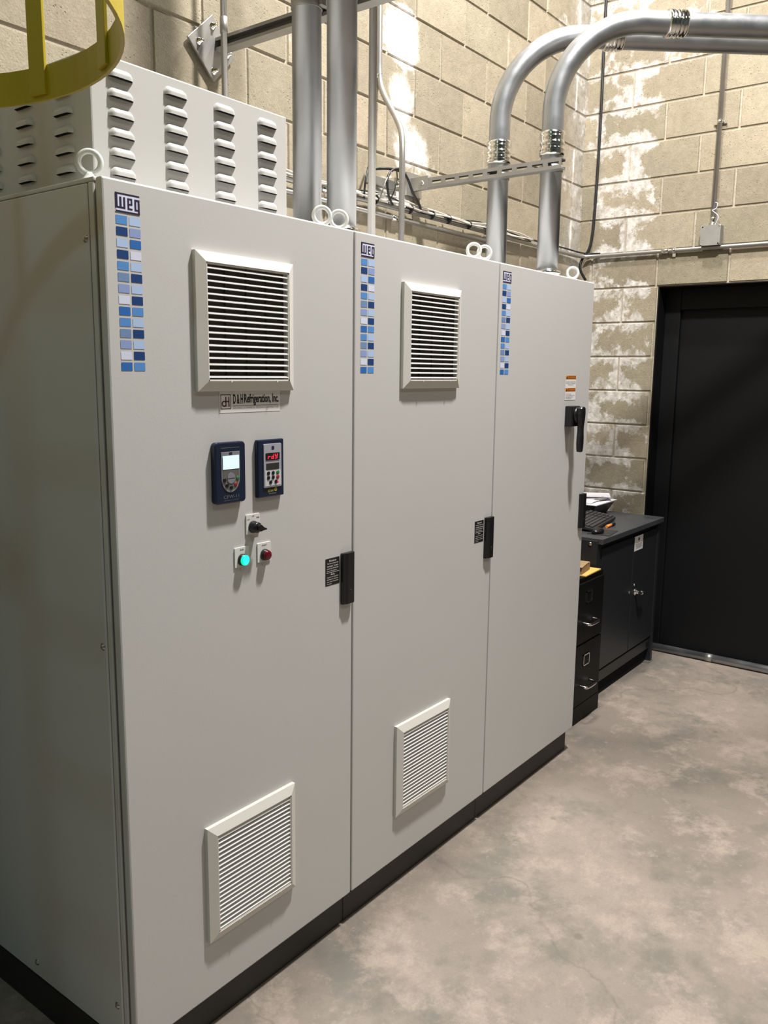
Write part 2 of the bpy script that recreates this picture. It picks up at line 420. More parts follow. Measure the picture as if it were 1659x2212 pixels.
# ------------------------------------------------------------ room
CB = 0.2032
XC, YC = 3.953, 0.801
def block_wall(name, axis, s0, s1, phase_even, mat_, holes=(), rows=34, face=0.0, into=1):
    """axis 'x': wall in XZ at y=face ; axis 'y': wall in YZ at x=face. 'into' = direction (+) away from the room."""
    vs = []; fs = []; shade = []; uvs = []
    def P(s, z, d):
        return (s, face+d*into, z) if axis == 'x' else (face+d*into, s, z)
    def quad(pts, sh, uvq):
        b = len(vs); vs.extend(pts); fs.append((b, b+1, b+2, b+3)); shade.append(sh); uvs.extend(uvq)
    g = 0.0048; dep = 0.0065; bv = 0.0035
    def hole_hit(a, b, z0, z1):
        for h in holes:
            if b > h[0]+1e-4 and a < h[1]-1e-4 and z1 > h[2]+1e-4 and z0 < h[3]-1e-4: return h
        return None
    for r in range(rows):
        z0 = r*CB; z1 = z0+CB
        ph = phase_even if r % 2 == 0 else phase_even+CB
        k = math.floor((s0-ph)/(2*CB))
        s = ph+k*2*CB
        while s < s1-1e-4:
            a = max(s, s0); b = min(s+2*CB, s1); s += 2*CB
            if b-a < 0.02: continue
            h = hole_hit(a, b, z0, z1)
            segs = [(a, b)]
            if h:
                segs = []
                if a < h[0]-0.02: segs.append((a, h[0]))
                if b > h[1]+0.02: segs.append((h[1], b))
            for (a2, b2) in segs:
                sh = (random.random(), 0.0, random.random(), 1)
                j = lambda: random.uniform(-0.0008, 0.0008)
                o = [(a2+g+j(), z0+g+j()), (b2-g+j(), z0+g+j()), (b2-g+j(), z1-g+j()), (a2+g+j(), z1-g+j())]
                i = [(a2+g+bv, z0+g+bv), (b2-g-bv, z0+g+bv), (b2-g-bv, z1-g-bv), (a2+g+bv, z1-g-bv)]
                t = random.uniform(-0.0008, 0.0008)
                UV = [(0, 0), (1, 0), (1, 1), (0, 1)]
                quad([P(x, z, t) for x, z in i], sh, UV)
                for q in range(4):
                    w = (q+1) % 4
                    quad([P(*o[q], dep), P(*o[w], dep), P(*i[w], t), P(*i[q], t)], sh, [UV[q], UV[w], UV[w], UV[q]])
                # mortar bed behind this block
                quad([P(a2, z0, dep), P(b2, z0, dep), P(b2, z1, dep), P(a2, z1, dep)], (0.5, 1.0, 0.5, 1), [(0.5, 0.5)]*4)
    me = bpy.data.meshes.new(name); me.from_pydata(vs, [], fs)
    ca = me.color_attributes.new('shade', 'FLOAT_COLOR', 'CORNER')
    uvl = me.uv_layers.new(name='UVMap')
    for pi, p in enumerate(me.polygons):
        for k, li in enumerate(p.loop_indices):
            ca.data[li].color = shade[pi]; uvl.data[li].uv = uvs[pi*4+k]
    me.materials.append(mat_)
    o = bpy.data.objects.new(name, me); COL.objects.link(o)
    # make every face look into the room
    want = Vector((0, -into, 0)) if axis == 'x' else Vector((-into, 0, 0))
    bm = bmesh.new(); bm.from_mesh(me)
    for f in bm.faces:
        f.normal_update()
        if f.normal.dot(want) < 0: f.normal_flip()
    bm.to_mesh(me); bm.free()
    return tag(o, kind='structure')
DZ = 11*CB; DY0, DY1 = -2.35, 0.296
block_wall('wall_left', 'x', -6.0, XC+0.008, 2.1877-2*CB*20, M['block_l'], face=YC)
block_wall('wall_back', 'y', -7.0, YC+0.008, 0.1061-2*CB*30, M['block_b'], holes=[(DY0, DY1, 0, DZ)], face=XC)
# jambs and lintel underside of the door opening
mb = MB(); mb.box(XC+0.007, XC+0.2, DY1, DY1+0.30, 0, DZ+0.2).box(XC+0.007, XC+0.2, DY0-0.3, DY0, 0, DZ+0.2).box(XC+0.007, XC+0.2, DY0, DY1, DZ+0.0005, DZ+0.3)
tag(mb.build('trim_1', M['block_b']), kind='structure')
mb = MB(); mb.add([(-6, -7, 0), (XC+0.3, -7, 0), (XC+0.3, YC+0.01, 0), (-6, YC+0.01, 0)], [(0, 1, 2, 3)])
tag(mb.build('floor', M['floor']), kind='structure')
ZR = 34*CB
tag(MB().box(-6, XC, -7.1, -7.0, 0, ZR).build('wall_right', M['farwall']), kind='structure')
tag(MB().box(-6.1, -6.0, -7, YC, 0, ZR).build('wall_front', M['farwall']), kind='structure')
tag(MB().box(-6.1, XC+0.2, -7.1, YC+0.1, ZR, ZR+0.1).build('ceiling', M['ceil']), kind='structure')
# big black door in the opening
dr = MB().box(XC+0.155, XC+0.195, DY0+0.001, DY1-0.001, 0.012, DZ-0.001).build('door_1', M['door'])
tag(dr, 'large matte black door in the block wall beside the grey workbench', 'door', kind='structure')
MB().box(XC+0.006, XC+0.155, DY1-0.008, DY1-0.001, 0.002, DZ-0.0015).box(XC+0.006, XC+0.155, DY0+0.002, DY1-0.008, DZ-0.008, DZ-0.0015).box(XC+0.125, XC+0.155, DY1-0.10, DY1-0.008, 0.012, DZ-0.008).box(XC+0.125, XC+0.155, DY0+0.002, DY1-0.1, DZ-0.13, DZ-0.008).build('door_frame', M['door'], dr, bevel=0.004)
MB().box(XC+0.147, XC+0.155, DY1-0.075, DY1-0.070, 1.22, 1.27).build('latch', M['screw'], dr)

# pipe lying along the bottom of the door
t = thing('floor_pipe', (4.075, -1.0, 0.024), 'galvanized pipe lying on the floor along the bottom of the black door', 'pipe')
MB().tube([(4.075, -2.2, 0.024), (4.075, 0.28, 0.024)], 0.0235, 20).build('pipe', M['galv'], t)
for y in (-0.12, -0.75, -1.4): MB().tube([(4.075, y-0.02, 0.024), (4.075, y+0.02, 0.024)], 0.0255, 20).build('collar', M['emt'], t)

# ------------------------------------------------------------ decals shared by the cabinets
def logo(parent, x, z, w=0.0595, h=0.0385, y=-0.0006):
    R = [(0, 1, 0, .09), (0, .1, 0, .8), (0, .41, .70, .80), (.17, .26, .2, .75), (.33, .41, .2, .8),
         (.50, .70, .21, .30), (.50, .57, .21, .8), (.635, .70, .21, .56), (.50, .70, .48, .56), (.50, .70, .72, .8),
         (.79, 1, .21, .30), (.79, .86, .21, .8), (.79, 1, .72, .8), (.93, 1, .21, 1), (0, 1, .91, 1)]
    mb = MB()
    mb.rect(x+0.002, x+w-0.0, z-h, z-0.001, y+0.0002, 1)
    for i, (a, b, c, d) in enumerate(R): mb.rect(x+a*w, x+b*w, z-d*h, z-c*h, y-0.00003*i, 0)
    mb.build('maker_logo', [M['logo'], M['c_white']], parent, fix=False)
def mosaic(parent, x, z):
    Lc = ['mid', 'dark', 'light', 'dark', 'mid', 'slate', 'peri', 'white', 'blue', 'mid', 'slate', 'peri', 'white', 'blue']
    Rc = ['light', 'peri', 'blue', 'white', 'light', 'dark', 'light', 'dark', 'mid', 'light', 'dark', 'light', 'dark', 'mid']
    names = ['mid', 'dark', 'light', 'peri', 'blue', 'slate', 'white']
    mb = MB(); pitch = 0.0229
    for i in range(14):
        z1 = z-i*pitch; z0 = z1-0.0172
        mb.rect(x, x+0.0275, z0, z1, -0.0006, names.index(Lc[i]))
        mb.rect(x+0.0325, x+0.060, z0, z1, -0.0006, names.index(Rc[i]))
    mb.build('mosaic_strip', [M['c_'+n] for n in names], parent, fix=False)

def grille(parent, x0, x1, z0, z1, nsl):
    """square filter grille with a sloping frame and horizontal slats"""
    g = MB(); fw = 0.024; yo, yi = -0.011, -0.021
    O = [(x0, z0), (x1, z0), (x1, z1), (x0, z1)]
    I = [(x0+fw, z0+fw), (x1-fw, z0+fw), (x1-fw, z1-fw), (x0+fw, z1-fw)]
    vs = [(x, 0, z) for x, z in O]+[(x, yo, z) for x, z in O]+[(x, yi, z) for x, z in I]+[(x, -0.002, z) for x, z in I]
    fs = []
    for k in range(4):
        l = (k+1) % 4
        fs += [(k, l, 4+l, 4+k), (4+k, 4+l, 8+l, 8+k), (8+k, 8+l, 12+l, 12+k)]
    g.add(vs, fs)
    # thin inner lip
    lip = 0.0035; e = 0.0015
    a0, a1, b0, b1 = I[0][0], I[1][0], I[0][1], I[2][1]
    g.box(a0, a1, yi+e, -0.003, b1-lip, b1).box(a0, a1, yi+e, -0.003, b0, b0+lip).box(a0, a0+lip, yi+e, -0.003, b0, b1).box(a1-lip, a1, yi+e, -0.003, b0, b1)
    for fx in (0.25, 0.82): g.box(a0+(a1-a0)*fx, a0+(a1-a0)*fx+0.005, yi-0.001, yi+0.003, b0-0.003, b0+0.001)
    fr = g.build('ventilation_grille', M['plastic_w'], parent)
    MB().box(a0, a1, -0.0035, -0.0005, b0, b1).build('filter_mat', M['filter'], fr)
    s = MB(); n = nsl; h = (b1-b0-2*lip)/n
    for k in range(n):
        zc = b0+lip+h*(k+0.42)
        s.prism([(-0.0125, zc+0.0030), (-0.0190, zc-0.0004), (-0.0190, zc-0.0026), (-0.0125, zc+0.0008)], a0+lip*0.5, a1-lip*0.5, 0, 'yz')
    for fx in (0.25, 0.5, 0.75):
        xx = a0+(a1-a0)*fx
        s.box(xx-0.001, xx+0.001, -0.008, -0.004, b0, b1, 1)
    s.build('slats', [M['slat_w'], M['filter']], fr)

def lock(parent, X, notice=True):
    z1, z0 = 1.2005, 1.122
    mb = MB(); mb.rect(X+0.679, X+0.7395, z0, z1, -0.0006, 0)
    x0, x1 = X+0.684, X+0.7355
    T = [('Notice', .695-.684, .725-.684, 1.1905, 1.1965), ('This door is electrically', 0.002, .050, 1.1825, 1.1875),
         ('interlocked.  To obtain', 0.002, .050, 1.1755, 1.1805), ('access, turn off electrical', 0.001, .050, 1.1685, 1.1735),
         ('power to the enclosure.', 0.001, .045, 1.1615, 1.1665),
         ('Avis', .017, .034, 1.151, 1.1565), ('La porte est verrouillee', 0.002, .050, 1.1435, 1.148),
         ('electriquement. Pour avoir', 0.001, .050, 1.1370, 1.1415), ('acces couper l\'alimentation', 0.001, .050, 1.1305, 1.135),
         ('du panneau.', 0.001, .022, 1.1245, 1.1285)]
    for s, a, b, c, d in T: text_geo(mb, s, x0+a, x0+b, c, d, -0.0010, 1)
    mb.rect(x0-0.001, x1+0.001, 1.1587, 1.1597, -0.0010, 1)
    if notice: mb.build('notice_plate', [M['blacklbl'], M['white']], parent, fix=False)
    a, b, c, d = X+0.7445, X+0.7955, 1.0565, 1.2075
    h = MB()
    h.prism([(a, 0), (a, -0.010), (a+0.009, -0.0125), (a+0.016, -0.016), (b-0.008, -0.016), (b-0.002, -0.012), (b-0.002, 0)], c, d, 0, 'xy')
    hd = h.build('door_lock_handle', M['black'], parent, bevel=0.0015)
    MB().lathe((X+0.775, -0.0155, 1.093), (0, -1, 0), [(0, 0.006), (0.001, 0.006), (0.0012, 0.004), (0.0013, 0.0)], 20).build('key_cylinder', M['bezel_k'], hd)

def eye_bolt(parent, x, y, ang):
    n = (math.cos(ang), math.sin(ang), 0)
    mb = MB(); mb.torus((x, y, 2.1455), n, 0.0225, 0.0060, 36, 14)
    mb.lathe((x, y, 2.1075), (0, 0, 1), [(0, 0.019), (0.004, 0.019), (0.006, 0.014), (0.013, 0.010), (0.018, 0.007)], 24)
    mb.build('lifting_eye_bolt', M['ring'], parent)

def cabinet(k, label):
    X = 0.8*k
    t = thing('electrical_cabinet', (X+0.4, 0.32, 0), label, 'cabinet', 'bays of the switchgear cabinet row')
    b = MB()
    b.box(X+(0.010 if k == 0 else 0.0005), X+0.7995, 0.031, 0.668, 0.106, 2.096)
    b.box(X+(0.004 if k == 0 else 0.0005), X+0.7995, 0.029, 0.672, 2.096, 2.106)   # roof sheet
    if k == 0: b.box(0.003, 0.010, 0.0310, 0.048, 0.106, 2.096)
    b.build('cabinet_body', M['paint'], t, bevel=0.003)
    MB().box(X+0.012, X+0.788, 0.0225, 0.0315, 0.125, 2.09).build('door_gasket', M['gasket'], t)
    MB().box(X+0.003, X+0.797, 0.0, 0.0222, 0.116, 2.1035).build('door', M['paint'], t, bevel=0.0045)
    p = MB(); p.box(X+0.001, X+0.799, 0.034, 0.664, 0.0, 0.105)
    p.build('plinth', M['plinth'], t, bevel=0.002)
    if k == 0:
        MB().box(0.0, 0.0098, 0.0495, 0.655, 0.110, 2.094).build('side_panel', M['paint'], t, bevel=0.003)
        for (y, z) in ((0.059, 1.986), (0.061, 1.108), (0.068, 0.205), (0.428, 0.150), (0.60, 1.986), (0.60, 1.1)):
            MB().lathe((0.0, y, z), (-1, 0, 0), [(0, 0.0085), (0.0006, 0.0085), (0.0012, 0.0060), (0.0035, 0.0052), (0.0045, 0.003), (0.0046, 0)], 20).build('panel_screw', M['screw'], t)
    for xx, a in ((X+0.037, -2.25-0.15*k), (X+0.765, -2.35-0.12*k)):
        eye_bolt(t, xx, 0.088, a-PI*0.0)
    logo(t, X+(0.033, 0.029, 0.021)[k], 2.077)
    mosaic(t, X+(0.033, 0.030, 0.021)[k], 2.0325)
    lock(t, X, k < 2)
    return t

CAB = [cabinet(0, 'grey electrical cabinet nearest the camera, with two keypads and indicator lamps on its door'),
       cabinet(1, 'middle grey electrical cabinet with two white grilles and no keypads on its door'),
       cabinet(2, 'grey electrical cabinet nearest the end wall, with black rotary handle and orange warning stickers')]
for k in (0, 1):
    X = 0.8*k - (0.008 if k else 0)
    grille(CAB[k], X+0.229, X+0.544, 1.672, 1.986, 18)
    grille(CAB[k], X+0.224, X+0.539, 0.2755, 0.590, 21)

# contractor sticker
c0 = CAB[0]
mb = MB(); mb.rect(0.301, 0.504, 1.6205, 1.6715, -0.0006, 0)
for a, b, c, d in ((0.3045, 0.3365, 1.6625, 1.6640), (0.3045, 0.3365, 1.6295, 1.6310), (0.3045, 0.306, 1.6295, 1.664), (0.335, 0.3365, 1.6295, 1.664)):
    mb.rect(a, b, c, d, -0.0010, 1)
# dH monogram
mb.prism(circ(0.3150, 1.6420, 0.0072), -0.0010, -0.0009, 2); mb.prism(circ(0.3150, 1.6420, 0.0042), -0.0013, -0.0012, 0)
for a, b, c, d in ((0.3195, 0.3222, 1.6350, 1.6585), (0.3290, 0.3317, 1.6350, 1.6585), (0.3200, 0.331, 1.6460, 1.6485)): mb.rect(a, b, c, d, -0.0014, 2)
text_geo(mb, 'D & H', 0.344, 0.3760, 1.6410, 1.6640, -0.0012, 1, 0.025)
text_geo(mb, 'Refrigeration, Inc.', 0.3800, 0.4985, 1.6365, 1.6645, -0.0012, 1, 0.025)
mb.rect(0.344, 0.498, 1.6360, 1.6367, -0.0010, 1)
text_geo(mb, 'INDUSTRIAL & COMMERCIAL MECHANICAL CONTRACTORS', 0.344, 0.498, 1.6290, 1.6335, -0.0010, 3)
tag(mb.build('contractor_sticker', [M['white'], M['ink'], M['maroon'], M['greyink']], c0, fix=False), 'white sticker with black lettering')

# keypad 1 (rounded, oval bottom window)
def keypad_one():
    x0, x1, z0, z1, p = 0.270, 0.366, 1.404, 1.552, 0.017
    mb = MB(); mb.prism(rrect(x0, x1, z0, z1, 0.010), -p, 0.0)
    k = mb.build('operator_keypad', M['navy'], c0, bevel=0.003)
    tag(k, 'navy keypad with a lit screen')
    cx = 0.3165; w = 0.0295
    poly = [(cx-w, 1.529), (cx+w, 1.529)]
    zc = 1.468
    poly += [(cx+w*math.cos(a), zc-0.037*math.sin(a)) for a in [PI*i/20 for i in range(21)]]
    MB().prism(poly, -p-0.0016, -p+0.001).build('keypad_bezel', M['silver'], k, bevel=0.0006)
    ip = [(cx-w*0.88, 1.516), (cx+w*0.88, 1.516)]+[(cx+w*0.88*math.cos(a), zc-0.030*math.sin(a)) for a in [PI*i/20 for i in range(21)]]
    MB().prism(ip, -p-0.0022, -p-0.0014).build('button_panel', M['padgrey'], k)
    MB().rect(cx-0.0258, cx+0.0258, 1.4875, 1.520, -p-0.0030).build('lit_screen', M['lcd'], k, fix=False)
    mb = MB(); mb.rect(cx-0.005, cx+0.005, 1.5215, 1.528, -p-0.0020)
    mb.build('bezel_logo', M['logo'], k, fix=False)
    mb = MB(); mb.prism([(cx+0.012*math.cos(a), 1.4660+0.013*math.sin(a)) for a in [PI*i/16 for i in range(17)]], -p-0.0034, -p-0.002)
    mb.prism([(cx+0.012*math.cos(a), 1.4635-0.011*math.sin(a)) for a in [PI*i/16 for i in range(17)]], -p-0.0034, -p-0.002)
    mb.build('arrow_button', M['silver'], k)
    for (dx, z, m_) in ((-0.021, 1.462, 'black'), (-0.0135, 1.4485, 'black'), (0.0, 1.4425, 'black'), (0.0145, 1.4495, 'red'), (0.0215, 1.4640, 'green')):
        MB().lathe((cx+dx, -p-0.002, z), (0, -1, 0), [(0, 0.0052), (0.001, 0.0052), (0.0014, 0.0046), (0.0015, 0)], 20).build('round_button', M[m_], k)
    mb = MB(); text_geo(mb, 'CFW-11', cx-0.023, cx+0.026, 1.4165, 1.4245, -p-0.0004, 0)
    text_geo(mb, 'FREQUENCY INVERTER', cx-0.023, cx+0.026, 1.4105, 1.4130, -p-0.0004, 0)
    mb.rect(cx-0.029, cx+0.03, 1.5380, 1.5392, -p-0.0004, 0)
    mb.build('keypad_lettering', M['padlight'], k, fix=False)
keypad_one()
def keypad_two():
    x0, x1, z0, z1, p = 0.4125, 0.5045, 1.4045, 1.5505, 0.012
    k = MB().prism(rrect(x0, x1, z0, z1, 0.003, 3), -p, 0.0).build('soft_starter_keypad', M['navy'], c0, bevel=0.003)
    tag(k, 'navy keypad with red digits')
    a, b = 0.4305, 0.4930
    body = [(a, 1.4330), (b, 1.4330), (b, 1.5395), (a, 1.5395)]
    MB().prism(rrect(a, b, 1.4290, 1.5395, 0.003, 3), -p-0.003, -p+0.001).build('keypad_bezel', M['silver2'], k, bevel=0.0008)
    MB().rect(a+0.003, b-0.003, 1.4330, 1.4735, -p-0.0036).build('button_panel', M['lightgrey'], k, fix=False)
    MB().box(a+0.006, b-0.008, -p-0.0042, -p-0.002, 1.4985, 1.5165).build('digit_display', M['glass_dk'], k)
    MB().box(a+0.008, b-0.010, -p-0.0042, -p-0.002, 1.4745, 1.4905).build('blank_display', M['glass_gr'], k)
    # seven-segment r d Y
    mb = MB(); y = -p-0.0048; h = 0.0128; w = 0.0088; z = 1.5012; t = 0.0026; sl = 0.16
    def seg(x, n):
        S = {'a': (0, h-t, w, h), 'd': (0, 0, w, t), 'g': (0, h/2-t/2, w, h/2+t/2), 'b': (w-t, h/2, w, h), 'c': (w-t, 0, w, h/2), 'f': (0, h/2, t, h), 'e': (0, 0, t, h/2)}[n]
        e = 0.0004
        q = [(S[0]+e, S[1]+e), (S[2]-e, S[1]+e), (S[2]-e, S[3]-e), (S[0]+e, S[3]-e)]
        mb.add([(x+u+sl*v, y, z+v) for u, v in q], [(0, 1, 2, 3)])
    x = a+0.0115
    for n in 'eg': seg(x, n)
    for n in 'bcdeg': seg(x+0.0125, n)
    for n in 'bcdfg': seg(x+0.025, n)
    mb.build('lit_digits', M['led'], k, fix=False)
    for r, (z_, cols) in enumerate(((1.4655, ('black', 'black', 'green')), (1.4540, ('black', 'black', 'red')))):
        for c, m_ in enumerate(cols):
            MB().lathe((a+0.0145+c*0.0165, -p-0.003, z_), (0, -1, 0), [(0, 0.0052), (0.0016, 0.0052), (0.002, 0.0044), (0.0021, 0)], 20).build('round_button', M[m_], k)
    for xx, m_ in ((a+0.022, 'bezel_k'), (a+0.041, 'bezel_k')):
        MB().lathe((xx, -p-0.003, 1.4425), (0, -1, 0), [(0, 0.0052), (0.0016, 0.0052), (0.002, 0.0044), (0.0021, 0)], 20).build('round_button', M[m_], k)
    MB().prism(circ(a+0.049, 1.4425, 0.0022, 12), -p-0.0045, -p-0.003).build('red_led', M['led'], k)
    MB().rect(a+0.027, a+0.036, 1.5245, 1.5335, -p-0.0034).build('bezel_logo', M['logo'], k, fix=False)
    mb = MB(); text_geo(mb, 'SSW', a+0.015, a+0.036, 1.4165, 1.4235, -p-0.0006, 0, 0.01)
    bd = MB(); bd.prism(circ(a+0.0425, 1.4222, 0.0050), -p-0.0008, -p-0.0002, 0)
    text_geo(bd, '06', a+0.0395, a+0.0455, 1.4205, 1.4240, -p-0.0012, 1)
    bd.build('keypad_badge', [M['gold'], M['navy']], k, fix=False)
    text_geo(mb, 'SOFT-STARTER', a+0.018, a+0.044, 1.4115, 1.4138, -p-0.0006, 2)
    mb.build('keypad_lettering', [M['gold'], M['navy'], M['silver2']], k, fix=False)
keypad_two()
def plate(name, x, z, w, h, txts, label=None):
    k = MB().prism(rrect(x-w/2, x+w/2, z-h/2, z+h/2, 0.002, 2), -0.0035, 0).build(name, M['plate_w'], c0, bevel=0.0006)
    if label: k['label'] = label
    mb = MB()
    for s, a, b, c, d in txts: text_geo(mb, s, x+a, x+b, z+c, z+d, -0.0040, 0, 0.02)
    mb.build('plate_lettering', M['ink'], k, fix=False)
    return k
k = plate('selector_switch', 0.4015, 1.3405, 0.047, 0.0500, [('LOC', -0.0205, -0.0115, 0.0115, 0.0145), ('OFF', -0.004, 0.004, 0.0185, 0.0215), ('REM', 0.0115, 0.0205, 0.0135, 0.0165)], 'white switch plate with a black knob')
MB().lathe((0.4005, -0.0035, 1.333), (0, -1, 0), [(0, 0.0155), (0.004, 0.0155), (0.006, 0.0145), (0.018, 0.0135), (0.0205, 0.0115), (0.0210, 0)], 32).build('selector_ring', M['black'], k)
MB().prism([(0.3945, 1.3380), (0.4000, 1.3425), (0.4060, 1.3400), (0.4115, 1.3345), (0.4215, 1.3305), (0.4225, 1.3265), (0.4100, 1.3255), (0.4010, 1.3235), (0.3950, 1.3270)], -0.0330, -0.022).build('selector_knob', M['black'], k, bevel=0.0018)
def pilot(x, z, txt, lens, core, tagl, w):
    k = plate('pilot_lamp', x, z, 0.0475, 0.0500, [(txt, -w, w, 0.0165, 0.0200)], tagl)
    zc = z-0.007
    MB().lathe((x, -0.0035, zc), (0, -1, 0), [(0, 0.0150), (0.003, 0.0150), (0.005, 0.0140), (0.0085, 0.0140), (0.009, 0.0125)], 32).build('lamp_bezel', M['bezel_k'], k)
    MB().lathe((x, -0.0120, zc), (0, -1, 0), [(0, 0.0132), (0.0045, 0.0130), (0.0060, 0.0115)], 32).build('lamp_lens', M[lens], k)
    MB().lathe((x, -0.0180, zc), (0, -1, 0), [(0, 0.0113), (0.0008, 0.0105), (0.0014, 0.0080), (0.0016, 0)], 32).build('lens_face', M[core], k)
pilot(0.3620, 1.2620, 'RUN', 'lens_g', 'lens_gc', 'pilot lamp glowing green', 0.006)
pilot(0.4395, 1.2620, 'FAULT', 'lens_r', 'lens_r', 'unlit dark red pilot lamp', 0.0085)

# warning stickers + rotary handle on the third bay
c2 = CAB[2]
mb = MB()
for zt, n in ((1.7165, 0), (1.6660, 1)):
    mb.rect(2.157, 2.257, zt-0.051, zt, -0.0006+(-0.0002*n), 0)
    mb.rect(2.159, 2.255, zt-0.0150, zt-0.0010, -0.0012, 1)
    mb.rect(2.182, 2.252, zt-0.0135, zt-0.0025, -0.0014, 3)
    text_geo(mb, 'WARNING', 2.186, 2.248, zt-0.0120, zt-0.0042, -0.0018, 1, 0.02)
    mb.add([(2.163, -0.0015, zt-0.0135), (2.179, -0.0015, zt-0.0135), (2.171, -0.0015, zt-0.0025)], [(0, 1, 2)], 2)
    lines = [(2.162, 2.252), (2.162, 2.252), (2.180, 2.232)] if n == 0 else [(2.163, 2.214), (2.163, 2.246), (2.163, 2.232), (2.163, 2.218)]
    tx = ['ELECTRICAL HAZARD INSIDE', 'TURN OFF POWER BEFORE', 'OPENING'] if n == 0 else ['DO NOT OPEN', 'WHILE ENERGIZED. WAIT', 'FIVE MINUTES', 'AFTER OFF']
    for i, ((a, b), s) in enumerate(zip(lines, tx)):
        z = zt-0.024-i*0.0062
        text_geo(mb, s, a, b, z-0.0036, z, -0.0012, 4, 0.01)
tag(mb.build('warning_sticker', [M['white'], M['orange'], M['ink'], M['brown'], M['greyink']], c2, fix=False), 'pair of orange and white warning stickers')
hb = MB().box(2.166, 2.242, -0.034, 0, 1.508, 1.592).build('rotary_disconnect', M['black'], c2, bevel=0.004)
MB().lathe((2.204, -0.033, 1.556), (0, -1, 0), [(0, 0.032), (0.010, 0.031), (0.014, 0.024)], 32).build('handle_hub', M['black'], hb)
lev = MB()
prof = [(1.590, 0.014), (1.583, 0.020), (1.560, 0.0225), (1.535, 0.019), (1.512, 0.0125), (1.490, 0.0115), (1.465, 0.0155), (1.440, 0.0165), (1.420, 0.0140), (1.403, 0.0090)]
poly = [(2.205+w, z) for z, w in prof]+[(2.205-w, z) for z, w in prof[::-1]]
lev.prism(poly, -0.066, -0.044)
lev.build('handle_lever', M['black'], hb, bevel=0.005)

# ------------------------------------------------------------ louvred hood on the roof
HX0, HX1, HY0, HY1, HZ0, HZ1 = 0.088, 0.692, 0.15, 0.625, 2.107, 2.395
hood = thing('louvred_hood', (0.39, 0.4, HZ0), 'white sheet-metal hood with rows of louvre slots on top of the nearest cabinet', 'hood')
mb = MB(); mb.box(HX0, HX1, HY0, HY1, HZ0, HZ1)
mb.build('hood_box', M['paint_w'], hood, bevel=0.004)
MB().box(HX0+0.03, HX1-0.02, HY0-0.035, HY0, HZ0, HZ0+0.010).build('mounting_flange', M['paint_w'], hood, bevel=0.002)
def louvre(mb, P, w=0.068, h=0.0205, d=0.0115):
    """pressed louvre: rounded hood closing at the top, open slot at its bottom edge; P(u, v, out)"""
    nu, nv = 14, 7; vs = []; 
    for j in range(nv+1):
        v = j/nv
        for i in range(nu+1):
            u = i/nu
            edge = min(1, min(u, 1-u)/0.20)
            eu = math.sin(edge*PI/2)
            prof = math.sin(min(1, v/0.62)*PI/2)
            vv = v*h*(0.40+0.60*eu) + (1-(0.40+0.60*eu))*h*0.0
            # top of hood droops at its ends, slot edge stays straight
            zz = -h*(1-(1-v)*(0.45+0.55*eu))
            vs.append(P((u-0.5)*w, zz, d*prof*eu**0.8))
    fs = [(j*(nu+1)+i, j*(nu+1)+i+1, (j+1)*(nu+1)+i+1, (j+1)*(nu+1)+i) for j in range(nv) for i in range(nu)]
    mb.add(vs, fs, 0, True)
    # dark slot beneath
    b = [P(-w*0.44, -h-0.0003, 0.0002), P(w*0.44, -h-0.0003, 0.0002), P(w*0.40, -h-0.0003, d*0.9), P(-w*0.40, -h-0.0003, d*0.9)]
    mb.add(b, [(0, 1, 2, 3)], 1)
for cx in (0.1645, 0.3175, 0.469, 0.617):
    for k in range(7):
        zt = 2.3725-0.0412*k
        mb = MB(); louvre(mb, lambda u, v, o: (cx+u, HY0-0.0002-o, zt+v))
        mb.build('louvre', [M['paint_w'], M['hole']], hood, fix=False)
for cy in (0.251, 0.411, 0.560):
    for k in range(6):
        zt = 2.3375-0.0412*k
        mb = MB(); louvre(mb, lambda u, v, o: (HX0-0.0002-o, cy-u, zt+v))
        mb.build('louvre', [M['paint_w'], M['hole']], hood, fix=False)

